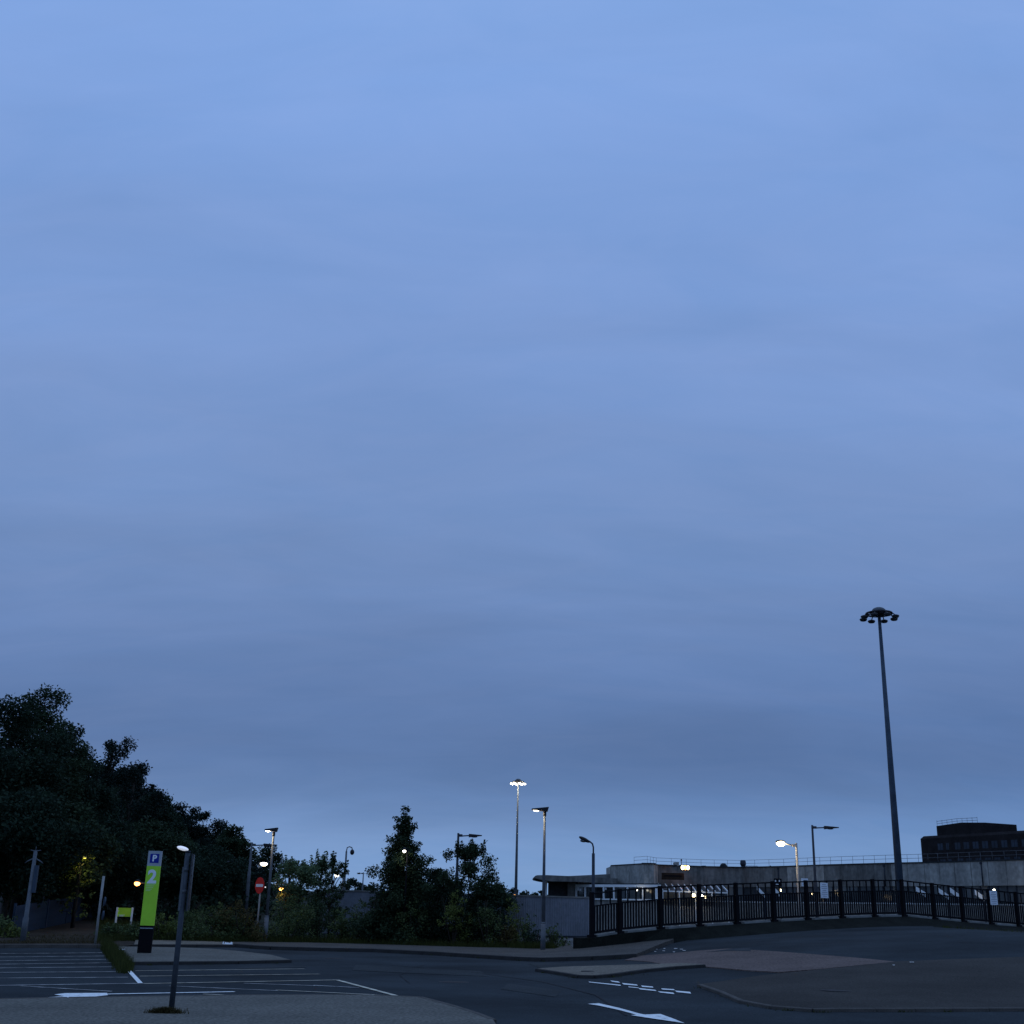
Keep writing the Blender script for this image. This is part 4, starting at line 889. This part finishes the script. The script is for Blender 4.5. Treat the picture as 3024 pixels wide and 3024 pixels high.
def tree_clumps(kind, H, Rw, g):
    cs, rs = [], []
    if kind == 'broad':
        n = 62
        for k in range(n):
            d = g.normal(size=3); d /= np.linalg.norm(d); r = g.uniform(.25, 1) ** .5
            zc_ = .58 + .36 * d[2] * r
            wz = 1.0 if zc_ < .65 else max(.4, 1 - ((zc_ - .65) / .42) ** 2)
            cs.append((d[0] * r * Rw * .82 * wz, d[1] * r * Rw * .82 * wz, H * zc_)); rs.append(Rw * g.uniform(.17, .30))
        cs += [(-.22 * Rw, 0, H * .90), (.2 * Rw, .1, H * .91), (0, 0, H * .93)]; rs += [Rw * .2, Rw * .19, Rw * .18]
    elif kind == 'cone':
        tiers = 17
        for i in range(tiers):
            f = .10 + .90 * i / (tiers - 1); rad = Rw * ((1 - f) ** .72 * g.uniform(.6, 1.25) + .07); nb = max(2, int(3 + 9 * (1 - f)))
            ph = g.uniform(0, 6.28)
            for j in range(nb):
                a_ = ph + 6.28 * j / nb + g.normal() * .25; L_ = rad * g.uniform(.4, 1.15)
                for s in (.35, .68, 1.0):
                    if rad * s < .12 and s < 1: continue
                    cs.append((math.cos(a_) * L_ * s, math.sin(a_) * L_ * s, H * f - .05 * H * s * (1 - f) + g.normal() * .1 + .10 * s * s)); rs.append((.19 + .28 * (1 - f) * Rw / 2) * g.uniform(.75, 1.25))
        for k in range(4): cs.append((g.normal() * .06, g.normal() * .06, H * (.93 + .02 * k))); rs.append(.17 - .025 * k)
    elif kind == 'birch':
        for k in range(44):
            f = g.uniform(.12, .95); rad = Rw * (1 - max(0, f - .35) ** 1.3 * .95) * g.uniform(.2, 1); a_ = g.uniform(0, 6.28)
            cs.append((math.cos(a_) * rad, math.sin(a_) * rad, H * f)); rs.append(Rw * g.uniform(.14, .26))
        for k in range(7):
            a_ = g.uniform(0, 6.28); rr = g.uniform(0, .55) * Rw; h0 = g.uniform(.8, .93)
            for s in range(5): cs.append((math.cos(a_) * rr * (1 + .05 * s), math.sin(a_) * rr, H * (h0 + .028 * s))); rs.append(Rw * (.12 - .018 * s))
    elif kind == 'pine':
        for k in range(34):
            f = g.uniform(.25, 1.0); rad = Rw * (.35 + .65 * math.sin(math.pi * min(1, (1.08 - f) * .9))) * g.uniform(.15, 1); a_ = g.uniform(0, 6.28)
            cs.append((math.cos(a_) * rad, math.sin(a_) * rad, H * f)); rs.append(Rw * g.uniform(.13, .26))
    else:   # bush
        for k in range(20):
            a_ = g.uniform(0, 6.28); rad = Rw * g.uniform(0, .85); top = 1 - .55 * (rad / Rw) ** 2
            cs.append((math.cos(a_) * rad, math.sin(a_) * rad, H * top * g.uniform(.15, .88))); rs.append(min(Rw, H) * g.uniform(.2, .34))
        for k in range(5):
            a_ = g.uniform(0, 6.28); rad = Rw * g.uniform(0, .5); cs.append((math.cos(a_) * rad, math.sin(a_) * rad, H * g.uniform(.82, 1.0))); rs.append(min(Rw, H) * g.uniform(.08, .14))
    return np.array(cs, float), np.array(rs, float)
def plant(name, part, label, cat, group, base, H, Rw, kind, m, seed, leaf=.2, per=420, trunk=None, flat=.8):
    g = np.random.default_rng(seed); cs, rs = tree_clumps(kind, H, Rw, g)
    o = empty(name, base, label, cat, group)
    pts = clump_points(g, cs, rs, per, .42, flat); pts = pts[pts[:, 2] > .04]
    me = leaf_mesh(part, pts, leaf, seed + 1, m); link(part, me, o)
    tr = trunk if trunk else max(.05, H * .016); top = H * (.97 if kind in ('cone', 'pine') else .72)
    mb = MB(); b = Vector(base); wob = [Vector((g.normal() * .02 * H * f, g.normal() * .02 * H * f, 0)) for f in (0, .35, .7, 1)]
    if kind == 'bush':
        for k in range(5):
            a_ = g.uniform(0, 6.28); mb.tube([b - Vector((0, 0, .1)), b + Vector((math.cos(a_) * Rw * .3, math.sin(a_) * Rw * .3, H * .4)), b + Vector((math.cos(a_) * Rw * .5, math.sin(a_) * Rw * .5, H * .75))], [.03, .02, .008], 5)
        mb.build('stem', M_bark, o)
        return o
    mb.tube([b + wob[k] + Vector((0, 0, (-.2, .33, .66, 1)[k] * top if k else -.2)) for k in range(4)], [tr * 1.2, tr * .85, tr * .5, tr * .15], 9)
    trunk_o = mb.build('trunk', M_bark, o)
    lb = MB(); idx = g.permutation(len(cs))[:16]
    for k in idx:
        c_ = Vector(cs[k]); h0 = max(.15 * H, min(top * .9, c_.z - .22 * H)); s0 = b + Vector((0, 0, h0)); e0 = b + c_
        lb.tube([s0, s0 + (e0 - s0) * .5 + Vector((0, 0, .03 * H)), e0], [tr * .4, tr * .26, tr * .07], 5, False)
    lb.build('limb', M_bark, trunk_o)
    return o
def tree_px(x, ytop, d, Rw, kind, m, label, seed, leaf=.2, per=420, group=None, name='tree', zb=None):
    b = P(x, 2700, d); z0 = ground(b.x, b.y) if zb is None else zb; H = P(x, ytop, d).z - z0
    return plant(name, 'crown', label, 'tree', group, (b.x, b.y, z0), H, Rw, kind, m, seed, leaf, per)
WG = 'trees of the dark wood on the left'
wood = [(-70, 2040, 60, 4.2, 'broad', M_wood, 'broad dark tree cut by the left edge of the picture'),
        (40, 2000, 66, 3.5, 'broad', M_oak, 'tallest tree of the wood, with sky gaps near its top'),
        (120, 2105, 70, 2.6, 'broad', M_wood, 'rounded dark tree leaning out right of the tallest tree'),
        (262, 2188, 80, 2.6, 'pine', M_pine, 'dark pine with a ragged pointed top right of the tallest trees'),
        (190, 2230, 74, 3.2, 'broad', M_wood, 'dark tree filling the dip between the tallest tree and the pine'),
        (345, 2262, 84, 3.0, 'pine', M_pine, 'dark tree on the sloping skyline just right of the pine'),
        (425, 2335, 90, 3.0, 'broad', M_wood, 'leafy tree halfway down the sloping skyline of the wood'),
        (492, 2382, 104, 3.4, 'pine', M_pine, 'dark pine clump low on the sloping skyline of the wood'),
        (570, 2405, 110, 3.2, 'pine', M_pine, 'last dark pine of the sloping skyline'),
        (668, 2428, 94, 1.9, 'broad', M_oak, 'rounded tree above the two far lamps left of the no entry sign'),
        (775, 2492, 118, 2.4, 'broad', M_wood, 'sparse far tree behind the lit flat-headed lamp post'),
        (15, 2330, 56, 3.6, 'broad', M_wood, 'lower dark tree behind the steel post with brackets'),
        (160, 2370, 60, 3.2, 'broad', M_oak, 'lower tree behind the yellow lit leaves'),
        (290, 2420, 66, 3.2, 'broad', M_wood, 'lower dark tree above the green board'),
        (400, 2430, 70, 3.2, 'broad', M_oak, 'lower tree behind the parking sign'),
        (500, 2480, 74, 3.0, 'broad', M_wood, 'lower dark tree behind the near dark grey post'),
        (600, 2500, 80, 3.0, 'broad', M_wood, 'lower dark tree left of the slim lamp posts'),
        (700, 2540, 90, 2.4, 'broad', M_pine, 'low dark tree behind the no entry sign'),
        (215, 2245, 96, 3.6, 'broad', M_wood, 'dark tree seen in the gap just left of the pine'),
        (305, 2262, 100, 3.6, 'broad', M_pine, 'dark tree closing the gap just right of the pine'),
        (385, 2322, 106, 3.4, 'broad', M_wood, 'dark tree behind the skyline above the parking sign'),
        (465, 2400, 112, 3.6, 'broad', M_pine, 'dark tree behind the low pine clump'),
        (620, 2452, 112, 3.0, 'broad', M_wood, 'dark tree closing the skyline between last pine and rounded tree')]
for k, (x, y, d, r, kd, m, lab) in enumerate(wood):
    tree_px(x, y, d, r, kd, m, lab, 100 + k * 7, .19 if d < 85 else .23, 640 if k != 10 else 260, WG)
# hidden depth of the wood: solid undergrowth further back
for k, (x, y, d, r) in enumerate(((30, 2520, 72, 3.6), (130, 2520, 76, 3.8), (250, 2530, 80, 3.8), (360, 2540, 84, 3.8), (470, 2550, 88, 3.8), (580, 2560, 92, 3.6), (680, 2580, 98, 3.4), (770, 2610, 104, 3.0), (330, 2640, 66, 2.2), (440, 2640, 68, 2.2), (540, 2640, 70, 2.2), (640, 2630, 74, 2.2), (745, 2640, 76, 2.0))):
    b = P(x, 2700, d); z0 = ground(b.x, b.y); plant('thicket_bush', 'foliage', ('first', 'second', 'third', 'fourth', 'fifth', 'sixth', 'seventh', 'eighth')[k % 8] + (' dark thicket from the left deep between the trunks of the wood' if k < 8 else ' nearer thicket from the left under the edge of the wood'), 'bush', 'thickets in the wood', (b.x, b.y, z0), P(x, y, d).z - z0, r, 'bush', M_wood, 400 + k, .28, 190, flat=1.0)
mid = [(880, 2545, 64, 1.9, 'birch', M_birch, 'pale green tree right of the lit flat-headed lamp post'), (940, 2515, 66, 1.3, 'birch', M_birch, 'slim pale green tree with feathery upright top'), (975, 2522, 64, 1.15, 'birch', M_oak, 'narrow feathery tree beside the camera pole'), (845, 2535, 70, 1.0, 'birch', M_birch, 'small pale tree with one thin upright shoot'),
       (1183, 2403, 60, 2.15, 'cone', M_oak, 'tall pointed dark tree in front of the corrugated fence'), (1380, 2474, 60.5, 2.1, 'birch', M_oak, 'wide dark tree with spiky top right of the tall pointed tree'), (1285, 2560, 62, 1.5, 'broad', M_wood, 'low rounded tree between the two dark trees'), (1442, 2575, 61, 1.25, 'broad', M_oak, 'rounded leafy tree right of the spiky topped tree')]
for k, (x, y, d, r, kd, m, lab) in enumerate(mid):
    tree_px(x, y, d, r, kd, m, lab, 300 + k * 11, .13, 1200, 'trees along the verge')
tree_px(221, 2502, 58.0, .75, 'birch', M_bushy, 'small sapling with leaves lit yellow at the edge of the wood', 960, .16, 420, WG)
# far tree line
for k, (x, y, d, r) in enumerate(((1032, 2590, 260, 2.9), (1062, 2606, 280, 2.8), (1092, 2610, 270, 2.6), (1480, 2622, 250, 2.8), (1512, 2620, 260, 2.4), (1550, 2628, 270, 2.6), (1580, 2632, 250, 2.2), (1603, 2624, 240, 1.6))):
    tree_px(x, y, d, r, 'broad', M_wood, ('first', 'second', 'third', 'fourth', 'fifth', 'sixth', 'seventh', 'eighth')[k] + ' far dark tree from the left on the horizon above the corrugated fence', 700 + k, .6, 50, 'far trees on the horizon', zb=-.5)
# bushes along the verge
bushes = [(470, 2700, 2782, 1.0, M_bushy, 'yellow green bush between parking sign and near dark grey post'), (545, 2690, 2781, 1.3, M_bush, 'dark bush behind the near dark grey post'), (640, 2672, 2782.0, 1.6, M_bush, 'wide dark bush left of the no entry sign'), (705, 2655, 2787.1, 1.3, M_gorse, 'rusty leaved bush just left of the no entry post'),
          (600, 2735, 2782.8, 1.0, M_bush, 'low dark bush with litter in front, left of the no entry sign'), (730, 2725, 2787.2, .8, M_bush, 'small dark bush at the foot of the no entry post'), (850, 2640, 2787.8, 1.4, M_bush, 'tall bush under the pale green trees'), (930, 2660, 2786.9, 1.3, M_oak, 'bush in front of the slim pale green tree'), (1010, 2680, 2788.9, 1.2, M_bush, 'dark bush in front of the camera pole'),
          (1075, 2650, 2790.6, 1.1, M_bush, 'bush hiding the left end of the corrugated fence'), (1130, 2690, 2793.0, 1.2, M_wood, 'dark bush left of the foot of the tall pointed tree'), (1215, 2660, 2796.4, 1.1, M_bush, 'bush right of the foot of the tall pointed tree'), (1270, 2700, 2796.3, 1.0, M_wood, 'dark low bush between the two dark trees'), (1335, 2622, 2799.9, .95, M_bushy, 'tall pale green bush in front of the spiky topped tree'),
          (1385, 2690, 2799.3, .9, M_bush, 'bush at the foot of the spiky topped tree'), (1440, 2680, 2802.5, .95, M_bush, 'green bush in front of the rounded leafy tree'), (1520, 2652, 2802.8, .75, M_bushy, 'upright pale bush against the corrugated fence'), (1492, 2730, 2803.8, .8, M_gorse, 'low rusty bush in front of the upright pale bush'), (1556, 2698, 2805.6, .65, M_bush, 'bush left of the lit lamp post beside the railing'),
          (1580, 2740, 2806.3, .6, M_wood, 'low dark bush left of the foot of the lamp post beside the railing'), (1632, 2728, 2807.8, .55, M_bush, 'small bush right of the lamp post beside the railing'), (1660, 2765, 2802.5, .38, M_bush, 'tiny bush in front of the whitewashed blocks'),
          (1120, 2610, 2793, 1.3, M_wood, 'tall dark bush left of the tall pointed tree'), (1250, 2590, 2796, 1.3, M_wood, 'tall dark bush filling the space between the two dark trees'), (1330, 2600, 2798, 1.1, M_wood, 'dark tall bush under the spiky topped tree'), (1415, 2610, 2800, 1.2, M_wood, 'dark bush below the right side of the spiky topped tree'), (1470, 2650, 2801, .9, M_wood, 'dark bush where the corrugated fence comes clear of the trees'),
          (-5, 2700, 2768, 1.3, M_bush, 'green bush at the left edge behind the steel post'), (30, 2725, 2772, .8, M_bushy, 'low bush at the left end of the steel pale fence'), (330, 2726, 2776, .9, M_bush, 'low bush beside the green board'), (395, 2722, 2780, .8, M_bush, 'low bush left of the parking sign')]
for k, (x, y, yb, r, m, lab) in enumerate(bushes):
    b = G(x, yb); z0 = gz(b); H = P(x, y, b.y).z - z0
    plant('verge_bush', 'foliage', lab, 'bush', 'bushes along the verge', (b.x, b.y, z0), H, r, 'bush', m, 500 + k * 3, .11, 900, flat=1.0)
# lit leaves next to the hidden lamp
def grass(name, pts, h, m, seed, label, parent=None, lean=.35, kind='stuff'):
    g = np.random.default_rng(seed); n = len(pts); hh = h * g.uniform(.4, 1.2, n); an = g.uniform(0, 6.28, n); w_ = .006 + .012 * g.uniform(0, 1, n)
    dx_, dy_ = np.cos(an), np.sin(an); ln = lean * hh * g.uniform(.1, 1, n); a2 = g.uniform(0, 6.28, n)
    p = np.array(pts); v = np.stack([p + np.stack([-dx_ * w_, -dy_ * w_, 0 * w_], 1), p + np.stack([dx_ * w_, dy_ * w_, 0 * w_], 1), p + np.stack([np.cos(a2) * ln, np.sin(a2) * ln, hh], 1)], 1).reshape(-1, 3)
    me = bpy.data.meshes.new(name); me.vertices.add(n * 3); me.vertices.foreach_set('co', v.astype(np.float32).ravel()); me.loops.add(n * 3); me.loops.foreach_set('vertex_index', np.arange(n * 3, dtype=np.int32)); me.polygons.add(n)
    me.polygons.foreach_set('loop_start', np.arange(0, n * 3, 3, dtype=np.int32)); me.polygons.foreach_set('loop_total', np.full(n, 3, dtype=np.int32))
    at = me.attributes.new('tone', 'FLOAT', 'POINT'); at.data.foreach_set('value', np.repeat(g.uniform(0, 1, n), 3).astype(np.float32)); me.update(calc_edges=True); me.materials.append(m)
    o = link(name, me, parent); tag(o, label, 'grass', None, kind); return o
def scatter(pxpoly_lines, n, seed, jit=.25):
    """points between two pixel polylines (lower, upper) on the terrain"""
    g = random.Random(seed); lo, hi = [[G(*q) for q in l] for l in pxpoly_lines]; out = []
    m_ = min(len(lo), len(hi)) - 1
    lens = [(lo[k + 1] - lo[k]).length for k in range(m_)]
    for _ in range(n):
        k = g.choices(range(m_), lens)[0]; t = g.random(); s = g.random() ** 1.3
        p = lo[k].lerp(lo[k + 1], t).lerp(hi[k].lerp(hi[k + 1], t), s); x_, y_ = p.x + g.gauss(0, .06), p.y + g.gauss(0, .06)
        out.append((x_, y_, ground(x_, y_) - .04))
    return out
grass('verge_grass', scatter(([(400, 2783), (700, 2790), (900, 2791), (1100, 2796), (1300, 2802), (1500, 2807), (1640, 2810)], [(400, 2772), (700, 2780), (900, 2780), (1100, 2786), (1300, 2792), (1500, 2797), (1640, 2806)]), 26000, 1), .42, M_grass, 11, 'long rough grass along the foot of the bushes')
grass('verge_grass', scatter(([(285, 2786), (400, 2783), (480, 2783)], [(285, 2722), (400, 2735), (480, 2750)]), 9000, 2), .38, M_grass, 12, 'rough grass around the green board')
grass('bank_grass', scatter(([(1720, 2793), (1900, 2778), (2100, 2765), (2300, 2748), (2500, 2737), (2665, 2732), (2800, 2740), (3024, 2754)], [(1725, 2790), (1900, 2772), (2100, 2757), (2300, 2742), (2500, 2733), (2665, 2729), (2800, 2737), (3024, 2751)]), 9000, 3), .13, M_grass, 13, 'thin dark grass along the foot of the low wall')
grass('weeds', scatter(([(302, 2796), (330, 2838), (362, 2876), (382, 2868)], [(322, 2796), (350, 2820), (372, 2850), (385, 2862)]), 5200, 4), .36, M_grass, 14, 'strip of weeds between car park bays and paved island')
g = random.Random(9); b = G(500, 2992, .1); tp = []
for _ in range(900):
    r_ = abs(g.gauss(0, .11)); a_ = g.uniform(0, 6.28); tp.append((b.x + math.cos(a_) * r_ * 1.25 - .08, b.y + math.sin(a_) * r_ * .45, gz(b) + .09))
grass('grass_tuft', tp, .10, M_dry, 15, 'dry grass tuft round the foot of the near dark grey post', lean=1.0)
g = random.Random(10); tp = []
for _ in range(5000):
    a = G(g.uniform(-40, 290), 2792); t = g.random(); y_ = a.y + .3 + 6 * t * t; tp.append((a.x, y_, ground(a.x, y_)))
grass('dead_weeds', tp, .14, M_dry, 16, 'dry weeds on the earth bank behind the car park', lean=1.2)
kw = []; g = random.Random(21)
for pl in (rk, [Vector(p) for p in nk], px([(374, 2851), (500, 2850), (700, 2848), (857, 2844)]), px([(1586, 2870), (1710, 2890), (1800, 2887), (2082, 2858)]), px(lower)):
    for a, b in zip(pl, pl[1:]):
        for _ in range(max(1, int((b - a).length * .8))):
            c = a.lerp(b, g.random()); sp = g.uniform(.03, .16)
            for _ in range(g.randint(6, 34)):
                x_, y_ = c.x + g.gauss(0, sp), c.y - .09 + g.gauss(0, .02); kw.append((x_, y_, ground(x_, y_) - .01))
grass('kerb_weeds', kw, .07, M_grass, 22, 'sparse weeds growing in the gutter along the kerbs', lean=1.1)
# litter
def litter(x, y, w_, h_, label, seed):
    g = random.Random(seed); b = G(x, y, .1); mb = MB(); n = 9; L_ = w_ / FPX * b.y; zz = gz(b) + .11
    for k in range(n):
        x0 = b.x - L_ / 2 + L_ * k / n; x1 = x0 + L_ / n; z0_, z1_ = [zz + g.uniform(.01, h_) for _ in range(2)]
        mb.quad((x0, b.y - .05, zz), (x1, b.y - .05, zz), (x1, b.y + .02, z1_), (x0, b.y + .02, z0_)); mb.quad((x0, b.y + .02, z0_), (x1, b.y + .02, z1_), (x1, b.y + .1, zz), (x0, b.y + .1, zz))
    one('litter', M_litter, mb, (b.x, b.y, zz), label, 'litter')
litter(357, 2806, 20, .05, 'flat scrap of white litter left of the foot of the parking sign', 1)
litter(672, 2789, 27, .10, 'crumpled white litter at the edge of the bushes', 2)
